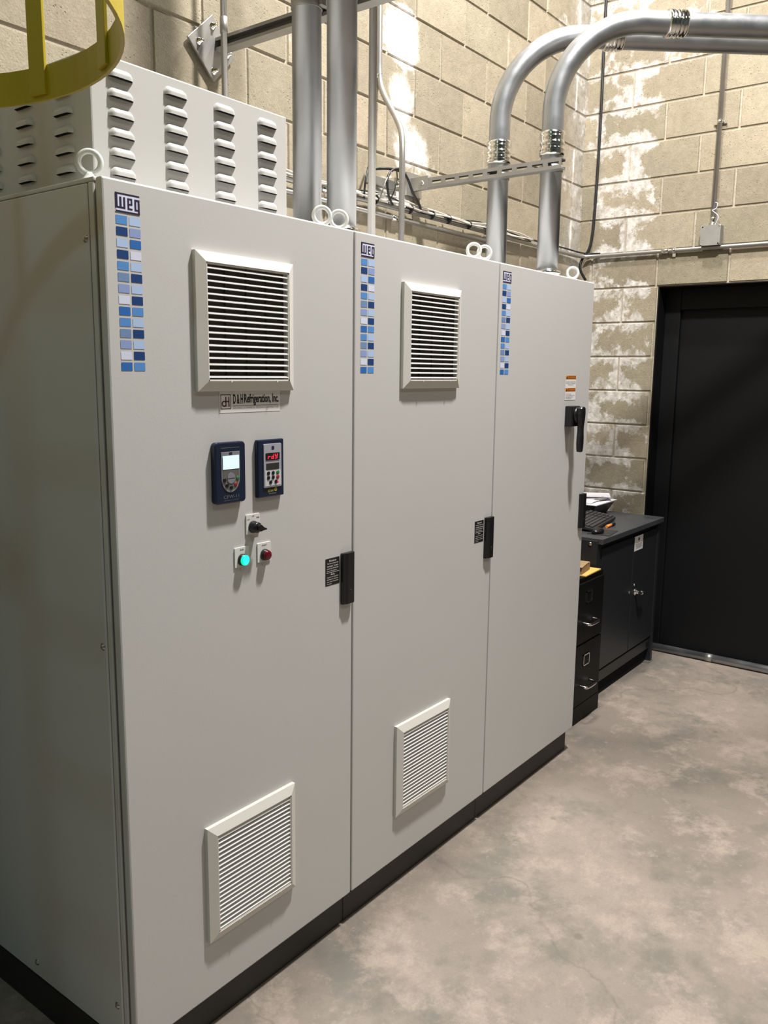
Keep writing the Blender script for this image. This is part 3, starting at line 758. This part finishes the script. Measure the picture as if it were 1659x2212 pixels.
# ------------------------------------------------------------ conduits
def coupling(parent, c, axis, r=0.0445, L=0.085, name='coupling'):
    prof = [(-L/2, r+0.001), (-L/2+0.002, r+0.006), (-L/2+0.012, r+0.009), (-L/2+0.020, r+0.006), (-L/2+0.022, r+0.0085), (-L/2+0.030, r+0.004), (-0.006, r+0.005),
            (0, r+0.009), (0.006, r+0.005), (L/2-0.030, r+0.004), (L/2-0.022, r+0.0085), (L/2-0.020, r+0.006), (L/2-0.012, r+0.009), (L/2-0.002, r+0.006), (L/2, r+0.001)]
    mb = MB(); mb.lathe(c, axis, prof, 32)
    return mb.build(name, M['zinc'], parent)
def bent(x, y, label):
    t = thing('bent_conduit', (x, y, 2.1065), label, 'conduit', 'large bent conduits above the far cabinet')
    ph = math.radians(-49); d = Vector((math.cos(ph), math.sin(ph), 0)); R = 0.352; zh = 3.118
    pts = [Vector((x, y, 2.108)), Vector((x, y, zh-R))]
    for i in range(1, 25):
        a = PI/2*i/24
        pts.append(Vector((x, y, zh-R))+d*(R-R*math.cos(a))+Vector((0, 0, R*math.sin(a))))
    e = 1.75+(0.30 if y > 0.3 else 0.0)
    for i in range(0, 13):
        a = PI/2*i/12
        pts.append(Vector((x, y, zh))+d*(e+R*math.sin(a))+Vector((0, 0, R-R*math.cos(a))))
    pts.append(Vector((x, y, 6.6))+d*(e+R))
    MB().tube(pts, 0.0445, 32).build('conduit_pipe', M['galv'], t)
    coupling(t, (x, y, 2.645), (0, 0, 1), L=0.095)
    coupling(t, Vector((x, y, zh))+d*(0.485 if y < 0.3 else 0.47), d, L=0.080)
    mb = MB(); mb.lathe((x, y, 2.107), (0, 0, 1), [(0, 0.058), (0.012, 0.058), (0.014, 0.050), (0.022, 0.050), (0.024, 0.056), (0.036, 0.056), (0.040, 0.046)], 32)
    mb.build('box_connector', M['zinc'], t)
    return t
bent(2.244, 0.1475, 'large front galvanized conduit at the free end of the slotted strut, bending right')
bent(2.244, 0.396, 'large galvanized conduit nearer the block wall, bending right behind its twin')
def riser(x, y, label, top=6.6):
    t = thing('vertical_conduit', (x, y, 2.1065), label, 'conduit', 'pair of large vertical conduits above the middle cabinet')
    MB().tube([(x, y, 2.108), (x, y, top)], 0.0445, 32).build('conduit_pipe', M['galv'], t)
    MB().lathe((x, y, 2.107), (0, 0, 1), [(0, 0.058), (0.012, 0.058), (0.014, 0.050), (0.022, 0.050), (0.024, 0.056), (0.036, 0.056), (0.040, 0.046)], 32).build('box_connector', M['zinc'], t)
    mb = MB()
    mb.lathe((x, y, 2.785), (0, 0, 1), [(0, 0.0455), (0.001, 0.0475), (0.039, 0.0475), (0.040, 0.0455)], 32)
    mb.box(x-0.0, x+0.05, y-0.060, y-0.044, 2.790, 2.820); mb.box(x-0.0, x+0.05, y+0.044, y+0.060, 2.790, 2.820)
    mb.build('strut_clamp', M['strut'], t)
    return t
riser(0.963, 0.324, 'thick vertical galvanized conduit just right of the louvred hood')
riser(0.963, 0.185, 'thick vertical galvanized conduit, right one of the pair above the middle cabinet')

def strap(parent, c, w, r, along='z', normal='y'):
    x, y, z = c
    mb = MB()
    if normal == 'y':
        mb.lathe((x, y, z-0.009), (0, 0, 1), [(0, r+0.001), (0.0005, r+0.003), (0.0175, r+0.003), (0.018, r+0.001)], 20)
        mb.box(x-r-0.022, x+r+0.022, y+r-0.001, y+r+0.002, z-0.009, z+0.009)
        mb.lathe((x+r+0.013, y+r-0.0005, z), (0, -1, 0), [(0, 0.006), (0.004, 0.005), (0.005, 0)], 10)
    else:
        mb.lathe((x, y-0.009 if along == 'y' else y, z-(0.009 if along == 'z' else 0)), (0, 1, 0) if along == 'y' else (0, 0, 1), [(0, r+0.001), (0.0005, r+0.003), (0.0175, r+0.003), (0.018, r+0.001)], 20)
        if along == 'z': mb.box(x+r-0.001, x+r+0.002, y-r-0.022, y+r+0.022, z-0.009, z+0.009)
        else: mb.box(x+r-0.001, x+r+0.002, y-0.009, y+0.009, z-r-0.022, z+r+0.022)
    return mb.build('pipe_strap', M['zinc'], parent)

t = thing('small_conduit', (1.19, 0.25, 2.1065), 'slim straight vertical conduit standing on the middle cabinet right of the thick pair', 'conduit')
MB().tube([(1.19, 0.25, 2.108), (1.19, 0.25, 6.6)], 0.0128, 20).build('conduit_pipe', M['emt'], t)
MB().lathe((1.19, 0.25, 2.107), (0, 0, 1), [(0, 0.022), (0.008, 0.022), (0.010, 0.017), (0.028, 0.017), (0.030, 0.013)], 20).build('box_connector', M['zinc'], t)

t = thing('offset_conduit', (1.83, 0.60, 2.1065), 'slim conduit with an offset bend rising from the middle cabinet to the block wall', 'conduit')
def smooth(pts, it=3):
    pts = [Vector(p) for p in pts]
    for _ in range(it):
        q = [pts[0]]
        for a, b in zip(pts[:-1], pts[1:]): q += [a*0.75+b*0.25, a*0.25+b*0.75]
        pts = q+[pts[-1]]
    return pts
MB().tube(smooth([(1.825, 0.598, 2.108), (1.825, 0.598, 2.50), (1.825, 0.598, 2.62), (1.845, 0.620, 2.70), (1.895, 0.755, 2.86), (1.905, 0.782, 2.93), (1.905, 0.782, 3.05), (1.905, 0.782, 6.6)], 3), 0.0122, 18).build('conduit_pipe', M['emt'], t)
strap(t, (1.905, 0.782, 2.935), 0.02, 0.0122)
MB().lathe((1.825, 0.598, 2.107), (0, 0, 1), [(0, 0.022), (0.008, 0.022), (0.010, 0.017), (0.028, 0.017), (0.030, 0.013)], 20).build('box_connector', M['zinc'], t)

t = thing('wall_conduit', (0.965, 0.69, 2.45), 'slim vertical conduit coming down in front of the diamond strut plate, behind the hood', 'conduit')
MB().tube([(0.965, 0.69, 2.2), (0.965, 0.69, 6.6)], 0.0105, 18).build('conduit_pipe', M['emt'], t)
MB().lathe((0.965, 0.69, 2.80), (0, 0, 1), [(0, 0.0108), (0.001, 0.0128), (0.05, 0.0128), (0.051, 0.0108)], 18).build('coupling', M['emt'], t)
MB().tube([(0.965, 0.69, 2.25), (0.965, 0.80, 2.25)], 0.006, 10).build('pipe_hanger', M['strut'], t)

# horizontal conduits + bundled cables on the left wall
t = thing('corner_conduit', (3.0, 0.78, 2.43), 'pale conduit running along the block wall, round the corner and past the junction box', 'conduit')
pts = smooth([(1.2, 0.774, 2.428), (2.0, 0.774, 2.428), (3.72, 0.774, 2.43), (3.90, 0.774, 2.43), (3.934, 0.70, 2.43), (3.934, 0.55, 2.43), (3.934, 0.0, 2.428), (3.934, -5.0, 2.428)], 3)
MB().tube(pts, 0.0110, 16).build('conduit_pipe', M['emt'], t)
for x in (1.55, 2.80, 3.52):
    MB().lathe((x, 0.774, 2.428), (1, 0, 0), [(-0.02, 0.0112), (-0.019, 0.0145), (0.019, 0.0145), (0.02, 0.0112)], 16).build('coupling', M['zinc'], t)
MB().lathe((3.934, 0.26, 2.429), (0, 1, 0), [(-0.02, 0.0112), (-0.019, 0.0145), (0.019, 0.0145), (0.02, 0.0112)], 16).build('coupling', M['zinc'], t)
for c in ((3.934, 0.21, 2.428), (3.934, -0.40, 2.428)): strap(t, c, 0.02, 0.011, 'y', 'x')
t = thing('lower_conduit', (2.0, 0.78, 2.38), 'pale conduit running just below the cable bundle on the side wall', 'conduit')
MB().tube([(1.2, 0.778, 2.385), (2.96, 0.778, 2.385)], 0.0095, 14).build('conduit_pipe', M['emt'], t)
for x in (1.50, 2.02, 2.9): MB().lathe((x, 0.778, 2.385), (1, 0, 0), [(-0.025, 0.0097), (-0.024, 0.0135), (0.024, 0.0135), (0.025, 0.0097)], 14).build('coupling', M['zinc'], t)
t = thing('cable_bundle', (2.2, 0.76, 2.445), 'bundle of white and dark cables tied along the top of the wall conduit', 'cable')
for (dy, dz, r, m_, ph) in ((0, 0.0, 0.0045, 'cable_w', 0), (-0.008, -0.006, 0.0040, 'cable_w', 1), (-0.004, 0.008, 0.0035, 'cable_w', 2), (0.006, 0.007, 0.003, 'cable_k', 3)):
    pts = [(1.2+0.05*i, 0.758+dy, 2.446+dz+0.004*math.sin(i*0.8+ph)+(0.010*math.sin(i*0.35+ph) if ph > 1 else 0)) for i in range(42)]
    MB().tube(pts, r, 8).build('cable', M[m_], t)
for x in (1.86, 2.11, 2.28, 2.42, 2.60, 2.78): MB().lathe((x, 0.765, 2.437), (1, 0.1, 0), [(-0.002, 0.020), (-0.0015, 0.0215), (0.0015, 0.0215), (0.002, 0.020)], 16).build('cable_tie', M['cable_k'], t)
# loose wire loops
def wire(name, pts, r, m_, label, group=None):
    w = MB().tube(smooth(pts, 3), r, 10).build(name, M[m_])
    return tag(w, label, 'cable', group)
Y = 0.742
wire('looped_cable', [(1.86, Y+.03, 2.560), (1.93, Y, 2.572), (2.02, Y-.01, 2.572), (2.07, Y, 2.545), (2.10, Y, 2.50), (2.15, Y, 2.465), (2.20, Y+.02, 2.432), (2.25, 0.765, 2.44)], 0.0058, 'cable_k', 'thick black cable arching over the clamp and down into the wall bundle')
wire('looped_cable', [(1.99, Y-.01, 2.580), (1.945, Y-.005, 2.570), (1.90, Y-.01, 2.530), (1.905, Y-.01, 2.475), (1.935, Y, 2.445), (1.98, 0.76, 2.435)], 0.0052, 'cable_k', 'thick black cable curving down left of the offset conduit into the bundle')
wire('looped_cable', [(1.955, Y-.02, 2.565), (1.96, Y-.02, 2.53), (1.945, Y-.02, 2.49), (1.935, Y-.01, 2.455), (1.95, 0.76, 2.437)], 0.0026, 'cable_k', 'thin black wire hanging inside the black cable loops')
wire('looped_cable', [(1.93, Y-.01, 2.555), (1.895, Y-.01, 2.52), (1.873, Y-.01, 2.475), (1.868, Y, 2.440), (1.88, 0.765, 2.430)], 0.0028, 'strut', 'thin grey wire curving down outside the black cable loops')
wire('looped_cable', [(1.83, 0.77, 2.58), (1.785, Y, 2.545), (1.755, Y-.01, 2.49), (1.762, Y, 2.45), (1.79, 0.765, 2.43)], 0.0042, 'cable_k', 'black cable bowing out left of the slim straight conduit')
wire('hanging_cable', [(3.942, 0.704, 6.6), (3.942, 0.704, 3.8), (3.94, 0.698, 3.2), (3.94, 0.706, 2.70), (3.935, 0.715, 2.52), (3.93, 0.735, 2.455), (3.92, 0.765, 2.425), (3.90, 0.775, 2.36), (3.93, 0.74, 2.29)], 0.0085, 'cable_k', 'long black cable hanging down the end wall beside the corner')
wire('hanging_cable', [(3.943, 0.66, 2.446), (3.935, 0.73, 2.449), (3.90, 0.770, 2.452), (3.70, 0.772, 2.456), (3.3, 0.775, 2.452), (2.9, 0.775, 2.45)], 0.0045, 'cable_k', 'black cable lying along the conduit through the wall corner')

# ------------------------------------------------------------ struts
def strut(name, x, y0, y1, z, label, open_dir, slots=True):
    """41 mm channel running along Y; open_dir = -1: opening faces the camera side (-X)"""
    t = thing(name, (x, (y0+y1)/2, z), label, 'strut', 'strut arms standing out from the block wall')
    h = 0.0205; th = 0.0035; s = open_dir
    mb = MB()
    xb = x-s*h      # web side
    xo = x+s*h      # open side
    for a, b in ((z+h-th, z+h), (z-h, z-h+th)):
        xf = xb+s*th
        mb.box(min(xf, xo), max(xf, xo), y0, y1, a, b)
    for a, b in ((z+h-0.010, z+h-th), (z-h+th, z-h+0.010)):
        mb.box(min(xo, xo-s*th), max(xo, xo-s*th), y0+0.0002, y1, a, b)
    wx0, wx1 = min(xb, xb+s*th), max(xb, xb+s*th)
    if slots:
        mb.box(wx0, wx1, y0, y1, z+0.0065, z+h).box(wx0, wx1, y0, y1, z-h, z-0.0065)
        yy = y0
        sl, br = 0.048, 0.022
        yy = y0+0.010
        mb.box(wx0, wx1, y0, yy, z-0.0065, z+0.0065)
        while yy < y1-0.02:
            e = min(yy+sl, y1); f = min(e+br, y1)
            mb.box(wx0, wx1, e, f, z-0.0065, z+0.0065); yy = f
    else:
        mb.box(wx0, wx1, y0, y1, z-h, z+h)
    mb.build('channel', M['strut'], t)
    return t
s1 = strut('strut_arm', 1.030, 0.055, 0.793, 2.800, 'steel strut arm behind the two thick vertical conduits, with a diamond wall plate', -1, False)
pc = Vector((1.00, 0.7955, 2.785))
mb = MB(); d1 = Vector((0.085, 0, 0.008)); d2 = Vector((-0.006, 0, 0.105))
a = pc; P4 = [(a.x-0.108, a.z+0.006), (a.x-0.002, a.z+0.104), (a.x+0.095, a.z-0.008), (a.x+0.0, a.z-0.106)]
mb.prism(P4, 0.781, 0.7895)
mb.box(a.x-0.03, a.x+0.03, 0.7895, 0.8000, a.z-0.03, a.z+0.03)
wp = mb.build('wall_plate', M['emt'], s1, bevel=0.0015)
for dx, dz in ((-0.062, 0.004), (-0.002, 0.068), (0.062, -0.004), (0.0, -0.072)):
    MB().lathe((pc.x+dx, 0.781, pc.z+dz), (0, -1, 0), [(0, 0.012), (0.002, 0.012), (0.0022, 0.0085), (0.009, 0.0085), (0.0095, 0.0055), (0.020, 0.0052), (0.0205, 0)], 6 if False else 12).build('anchor_bolt', M['zinc'], wp)
s2 = strut('strut_arm', 2.1785, 0.062, 0.793, 2.5485, 'slotted steel strut arm clamping the two bent conduits above the far cabinet', 1, True)
mb = MB(); mb.box(2.120, 2.235, 0.7885, 0.7995, 2.500, 2.600)
mb.box(2.150, 2.158, 0.70, 0.7885, 2.520, 2.578)
mb.lathe((2.150, 0.728, 2.549), (-1, 0, 0), [(0, 0.011), (0.001, 0.011), (0.006, 0.009), (0.007, 0)], 12)
mb.build('wall_bracket', M['emt'], s2, bevel=0.001)
for y in (0.1475, 0.396):
    MB().lathe((2.244, y, 2.535), (0, 0, 1), [(0, 0.0448), (0.0005, 0.0475), (0.026, 0.0475), (0.0265, 0.0448)], 32).build('conduit_clamp', M['strut'], s2)
# clamp hardware on wall beside the loops
t = thing('wall_clamp', (2.02, 0.78, 2.52), 'small zinc beam clamp on the block wall under the black cable loops', 'clamp')
MB().box(1.845, 2.06, 0.7965, 0.8000, 2.507, 2.545).build('clamp_bar', M['emt'], t, bevel=0.001)
MB().box(1.995, 2.045, 0.760, 0.7965, 2.495, 2.550).lathe((2.02, 0.76, 2.523), (0, -1, 0), [(0, 0.012), (0.008, 0.012), (0.009, 0.006), (0.02, 0.006)], 12).build('clamp_body', M['zinc'], t, bevel=0.002)

# ------------------------------------------------------------ junction box on the end wall
t = thing('junction_box', (3.925, 0.0, 2.49), 'square grey steel junction box on the end wall where two conduits meet', 'junction box')
MB().box(3.902, 3.952, -0.054, 0.054, 2.437, 2.545).build('box_body', M['strut'], t, bevel=0.003)
cv = [(-0.054+0.010, 2.437), (0.054-0.010, 2.437), (0.054, 2.447), (0.054, 2.535), (0.044, 2.545), (-0.044, 2.545), (-0.054, 2.535), (-0.054, 2.447)]
MB().prism([(y, z) for y, z in cv], 3.899, 3.902, 0, 'yz').build('box_cover', M['strut'], t)
for y, z in ((0.044, 2.537), (-0.046, 2.539), (0.046, 2.443), (-0.044, 2.445)):
    MB().lathe((3.899, y, z), (-1, 0, 0), [(0, 0.004), (0.002, 0.003), (0.0022, 0)], 10).build('cover_screw', M['hole'] if (y > 0) == (z > 2.5) else M['zinc'], t)
t = thing('drop_conduit', (3.925, 0.0, 2.545), 'slim vertical conduit dropping down the end wall into the junction box', 'conduit')
MB().tube([(3.930, 0.0, 2.56), (3.930, 0.0, 6.6)], 0.0125, 18).build('conduit_pipe', M['emt'], t)
MB().lathe((3.930, 0.0, 2.545), (0, 0, 1), [(0, 0.019), (0.006, 0.019), (0.008, 0.016), (0.030, 0.016), (0.034, 0.018), (0.042, 0.018), (0.044, 0.0135)], 18).build('box_connector', M['zinc'], t)
strap(t, (3.930, 0.0, 3.090), 0.02, 0.0125, 'z', 'x')
w = MB().tube(smooth([(3.915, -0.018, 2.547), (3.905, -0.040, 2.585), (3.91, -0.016, 2.61), (3.905, 0.006, 2.625), (3.91, -0.022, 2.63), (3.905, -0.028, 2.66), (3.91, -0.012, 2.665)], 3), 0.0022, 8).build('loose_wire', M['c_white'])
tag(w, 'loose pale wire curled above the junction box', 'wire')

# ------------------------------------------------------------ yellow ladder cage
cg = thing('ladder_cage', (-0.661, -0.203, 2.17), 'yellow safety ladder cage hoop with upright bars hanging in the upper left corner', 'ladder cage')
def hoop(z, r, hb, a0, a1, name):
    mb = MB(); n = 64; vs = []
    th = 0.0055
    for i in range(n+1):
        a = a0+(a1-a0)*i/n; c_, s_ = math.cos(a), math.sin(a)
        for rr, zz in ((r, z), (r, z+hb), (r-th, z+hb), (r-th, z)):
            vs.append((-0.657+rr*c_, -0.203+rr*s_, zz))
    fs = []
    for i in range(n):
        for k in range(4):
            l = (k+1) % 4; fs.append((i*4+k, i*4+l, (i+1)*4+l, (i+1)*4+k))
    mb.add(vs, fs, 0, False)
    mb.f.append([0, 1, 2, 3]); mb.m.append(0); mb.sm.append(False)
    mb.f.append([n*4+k for k in (3, 2, 1, 0)]); mb.m.append(0); mb.sm.append(False)
    return mb.build(name, M['yellow'], cg)
A0, A1 = math.radians(-138), math.radians(138)
hoop(2.170, 0.466, 0.054, A0, A1, 'hoop_band')
hoop(3.40, 0.466, 0.054, A0, A1, 'hoop_band')
for ang in (-118, -72, -17.5, 8.8, 56, 105):
    a = math.radians(ang); c_, s_ = math.cos(a), math.sin(a); R = 0.4575
    cx, cy = -0.657+R*c_, -0.203+R*s_
    MB().obox((cx, cy, (2.178+3.454)/2), (0.003*c_, 0.003*s_, 0), (-0.019*s_, 0.019*c_, 0), (0, 0, (3.454-2.178)/2)).build('cage_bar', M['yellow'], cg, bevel=0.001)
for s in (-1, 1):
    y = -0.203+s*0.22
    MB().box(-1.04, -0.975, y-0.006, y+0.006, 0.0, 5.6).build('ladder_rail', M['yellow'], cg)
    yb = -0.203+s*0.466*math.sin(math.radians(138)); xb = -0.657+0.466*math.cos(math.radians(138))
    for z in (2.197, 3.427):
        MB().box(-1.04, xb+0.01, min(y, yb)-0.004, max(y, yb)+0.004, z-0.025, z+0.025).build('hoop_bracket', M['yellow'], cg)
for i in range(18):
    MB().tube([(-1.007, -0.423, 0.3+0.3*i), (-1.007, 0.017, 0.3+0.3*i)], 0.010, 10).build('rung', M['yellow'], cg)

# ------------------------------------------------------------ workbench cabinet
wb = thing('workbench_cabinet', (3.43, 0.45, 0), 'dark grey steel workbench cabinet with two doors against the end wall', 'workbench')
mb = MB(); mb.box(2.984, 3.882, 0.145, 0.760, 0.860, 0.890)
mb.build('worktop', M['benchtop'], wb, bevel=0.003)
mb = MB()
mb.box(3.000, 3.862, 0.178, 0.745, 0.150, 0.8595)
mb.box(3.030, 3.838, 0.173, 0.205, 0.088, 0.150)
mb.box(2.966, 2.9835, 0.168, 0.750, 0.0, 0.880)
mb.build('bench_body', M['bench'], wb, bevel=0.002)
for a, b, n in ((3.035, 3.470, 0), (3.478, 3.845, 1)):
    dd = MB().box(a, b, 0.166, 0.178, 0.165, 0.828).build('door', M['bench'], wb, bevel=0.002)
    if n == 0:
        MB().lathe((3.445, 0.166, 0.515), (0, -1, 0), [(0, 0.008), (0.002, 0.008), (0.003, 0)], 14).build('pull_bolt', M['chrome'], dd)
    else:
        h_ = MB().lathe((3.535, 0.166, 0.500), (0, -1, 0), [(0, 0.022), (0.004, 0.020), (0.008, 0.010), (0.030, 0.009)], 20)
        h_.lathe((3.515, 0.166, 0.545), (0, -1, 0), [(0, 0.009), (0.004, 0.008), (0.005, 0)], 14)
        h_.tube([(3.525, 0.132, 0.500), (3.560, 0.130, 0.497), (3.610, 0.136, 0.487)], 0.009, 12, radii=[0.012, 0.010, 0.006])
        h_.build('latch_handle', M['chrome'], dd)
        l_ = MB(); l_.rect(3.482, 3.610, 0.742, 0.826, 0.1655, 0)
        l_.prism(circ(3.546, 0.806, 0.010), 0.1649, 0.1653, 1)
        l_.rect(3.490, 3.602, 0.7885, 0.7905, 0.1650, 1)
        for i, (p, q) in enumerate(((3.492, 3.60), (3.50, 3.598), (3.496, 3.59), (3.512, 3.596), (3.502, 3.586))):
            l_.rect(p, q, 0.782-i*0.0062-0.003, 0.782-i*0.0062, 0.1650, 2)
        l_.build('instruction_label', [M['white'], M['ink'], M['greyink']], dd, fix=False)
MB().box(2.984, 3.030, 0.170, 0.200, 0.0, 0.8595).build('leg', M['bench'], wb, bevel=0.001)
MB().box(3.838, 3.8685, 0.160, 0.200, 0.0, 0.8595).build('leg', M['bench'], wb, bevel=0.001)
MB().box(2.984, 3.030, 0.715, 0.748, 0.0, 0.8595).build('leg', M['bench'], wb, bevel=0.001)
MB().box(3.838, 3.8685, 0.715, 0.748, 0.0, 0.8595).build('leg', M['bench'], wb, bevel=0.001)
MB().box(3.030, 3.838, 0.190, 0.200, 0.004, 0.088).build('kick_panel', M['hole'], wb)
MB().box(3.785, 3.832, 0.1715, 0.173, 0.100, 0.132).build('rail_slot', M['hole'], wb)
MB().box(3.80, 3.873, 0.154, 0.210, 0.0, 0.006).build('foot_plate', M['strut'], wb)
MB().lathe((2.966, 0.205, 0.862), (-1, 0, 0), [(0, 0.010), (0.004, 0.009), (0.005, 0)], 14).build('frame_bolt', M['screw'], wb)

# file cabinet
fc = thing('filing_cabinet', (2.77, 0.42, 0), 'black two-drawer filing cabinet between the cabinets and the workbench', 'filing cabinet')
MB().box(2.585, 2.960, 0.125, 0.700, 0.002, 0.742).build('cabinet_shell', M['file'], fc, bevel=0.003)
MB().box(2.587, 2.958, 0.114, 0.125, 0.0, 0.090).build('base', M['file'], fc)
for z0, z1 in ((0.092, 0.409), (0.411, 0.722)):
    d_ = MB().box(2.600, 2.946, 0.112, 0.125, z0+0.003, z1-0.003).build('drawer', M['file'], fc, bevel=0.002)
    zl = z1-(0.080 if z0 > 0.3 else 0.091); zh_ = zl-0.125
    mb = MB()
    for a, b, c, d in ((2.735, 2.805, zl+0.024, zl+0.029), (2.735, 2.805, zl-0.029, zl-0.024), (2.735, 2.740, zl-0.029, zl+0.029), (2.800, 2.805, zl-0.029, zl+0.029)):
        mb.box(a, b, 0.108, 0.112, c, d)
    mb.build('label_holder', M['chrome'], d_)
    mb = MB(); mb.tube(smooth([(2.712, 0.112, zh_), (2.712, 0.080, zh_-0.002), (2.730, 0.074, zh_-0.004), (2.810, 0.074, zh_-0.004), (2.828, 0.080, zh_-0.002), (2.828, 0.112, zh_)], 2), 0.0075, 12)
    mb.build('drawer_handle', M['chrome'], d_)

# ------------------------------------------------------------ small things on bench and filing cabinet
kb = thing('keyboard', (3.37, 0.36, 0.891), 'black computer keyboard lying on the grey workbench', 'keyboard')
c_ = Vector((3.345, 0.375, 0.910)); u = Vector((0.97, 0.14, 0)).normalized(); v = Vector((-u.y, u.x, 0)); L2, W2 = 0.225, 0.085
mb = MB(); tl = Vector((v.x, v.y, 0.14)).normalized()
mb.obox(c_+Vector((0, 0, 0.004)), u*L2, tl*W2, u.cross(tl)*0.009); mb.build('keyboard_case', M['kbd'], kb, bevel=0.004)
mb = MB()
nrm = u.cross(tl)
for r in range(6):
    for k in range(22):
        if k in (15, 18): continue
        if r == 5 and 3 < k < 10: continue
        p = c_+Vector((0, 0, 0.004))+u*(-0.208+0.0198*k)+tl*(-0.062+0.0228*r+(0.004 if r == 5 else 0))+nrm*0.0125
        mb.obox(p, u*0.0082, tl*0.0088, nrm*0.0038)
p = c_+Vector((0, 0, 0.004))+u*(-0.208+0.0198*6.5)+tl*(-0.062)+nrm*0.0125
mb.build('key_caps', M['keys'], kb, bevel=0.001)
mt = MB().obox((3.165, 0.225, 0.8915), (0.085, 0.012, 0), (-0.006, 0.060, 0), (0, 0, 0.0015)).build('mouse_pad', M['kbd'])
tag(mt, 'thin black pad at the near corner of the workbench, below the keyboard', 'mouse pad')
ms = thing('computer_mouse', (3.125, 0.235, 0.893), 'small black computer mouse on the thin pad at the bench edge', 'mouse')
mb = MB(); 
rings = []
for i in range(9):
    t_ = i/8; rings.append((-0.05+0.1*t_, 0.030*math.sin(PI*min(max(t_, .04), .96))**0.5))
mb.tube([(3.125+x_, 0.235, 0.903) for x_, r_ in rings], 0.02, 16, radii=[max(r_*0.62, 0.004) for x_, r_ in rings])
for i, vv in enumerate(mb.v): mb.v[i] = (vv[0], 0.235+(vv[1]-0.235)*1.6, max(0.8932, vv[2]))
mb.build('mouse_shell', M['black'], ms)
pn = thing('marker_pen', (3.33, 0.265, 0.895), 'orange and black marker pen lying in front of the keyboard', 'pen')
MB().tube([(3.305, 0.262, 0.899), (3.365, 0.262, 0.899)], 0.0085, 12).build('pen_barrel', M['penor'], pn)
MB().tube([(3.365, 0.262, 0.899), (3.41, 0.262, 0.899)], 0.009, 12).build('pen_cap', M['black'], pn)

# tote with papers
to = thing('plastic_bin', (3.74, 0.60, 0.891), 'black tapered plastic bin full of papers on the workbench against the end wall', 'bin')
def frus(mb, b, tpz, z0, z1, mi=0):
    vs = [(b[0], b[2], z0), (b[1], b[2], z0), (b[1], b[3], z0), (b[0], b[3], z0), (tpz[0], tpz[2], z1), (tpz[1], tpz[2], z1), (tpz[1], tpz[3], z1), (tpz[0], tpz[3], z1)]
    mb.add(vs, [(3, 2, 1, 0), (4, 5, 6, 7), (0, 1, 5, 4), (1, 2, 6, 5), (2, 3, 7, 6), (3, 0, 4, 7)], mi)
mb = MB(); frus(mb, (3.60, 3.835, 0.485, 0.72), (3.575, 3.872, 0.445, 0.755), 0.8905, 0.966)
mb.build('bin_body', M['tray'], to, bevel=0.004)
MB().box(3.570, 3.877, 0.440, 0.760, 0.960, 0.968).build('bin_rim', M['paper'], to, bevel=0.002)
for i, (cx, cy, ang, z, w, h, l) in enumerate(((3.72, 0.615, 0.05, 0.974, 0.140, 0.128, 'large white sheet lying lowest across the black bin'), (3.70, 0.63, -0.25, 0.980, 0.130, 0.100, 'white sheet angled in the middle of the paper stack on the bin'),
                                            (3.80, 0.56, 0.5, 0.988, 0.075, 0.100, 'small white folded sheet on top of the paper stack on the bin'))):
    mb = MB(); n = 6; vs = []
    ca, sa = math.cos(ang), math.sin(ang)
    for a_ in range(n+1):
        for b_ in range(n+1):
            x_ = (a_/n-0.5)*2*w; y_ = (b_/n-0.5)*2*h
            zz = z+0.004*math.sin(a_*1.1+i)+0.012*max(0, (a_/n-0.6))*(i > 0)
            vs.append((cx+ca*x_-sa*y_, cy+sa*x_+ca*y_, zz))
    top = len(vs)
    vs += [(x, y, z_-0.003) for x, y, z_ in vs]
    q = lambda a_, b_: a_*(n+1)+b_
    fs = [(q(a_, b_), q(a_+1, b_), q(a_+1, b_+1), q(a_, b_+1)) for a_ in range(n) for b_ in range(n)]
    fs += [tuple(top+k for k in f[::-1]) for f in fs]
    for k in range(n):
        for e in ((q(k, 0), q(k+1, 0)), (q(k+1, n), q(k, n)), (q(0, k+1), q(0, k)), (q(n, k), q(n, k+1))):
            fs.append((e[1], e[0], top+e[0], top+e[1]))
    mb.add(vs, fs)
    o = mb.build('paper_sheet', M['paper'], fix=True); tag(o, l, 'paper', 'papers on the black bin')
o = MB().obox((3.76, 0.50, 0.981), (0.035, -0.012, 0.002), (0.01, 0.03, 0), (0, 0, 0.004)).build('binder_clip', M['paper2']); tag(o, 'small grey clip lying at the front edge of the papers on the bin', 'clip')

o = MB().obox((2.835, 0.225, 0.7455), (0.100, 0.004, 0), (-0.004, 0.10, 0), (0, 0, 0.0025)).build('envelope', M['manila']); tag(o, 'manila envelope lying on top of the black filing cabinet', 'envelope')
bx = thing('cardboard_box', (2.81, 0.215, 0.748), 'small brown cardboard box resting on the manila envelope', 'box')
mb = MB(); ux = Vector((0.070, 0.010, 0)); uy = Vector((-0.010, 0.058, 0))
mb.obox((2.812, 0.216, 0.7665), ux, uy, (0, 0, 0.0180)); mb.build('box_body', M['kraft'], bx, bevel=0.002)
MB().obox((2.800, 0.210, 0.7870), ux*0.92+Vector((0, 0, 0.003)), uy*0.95, (0, 0, 0.0012)).build('box_flap', M['kraft'], bx)
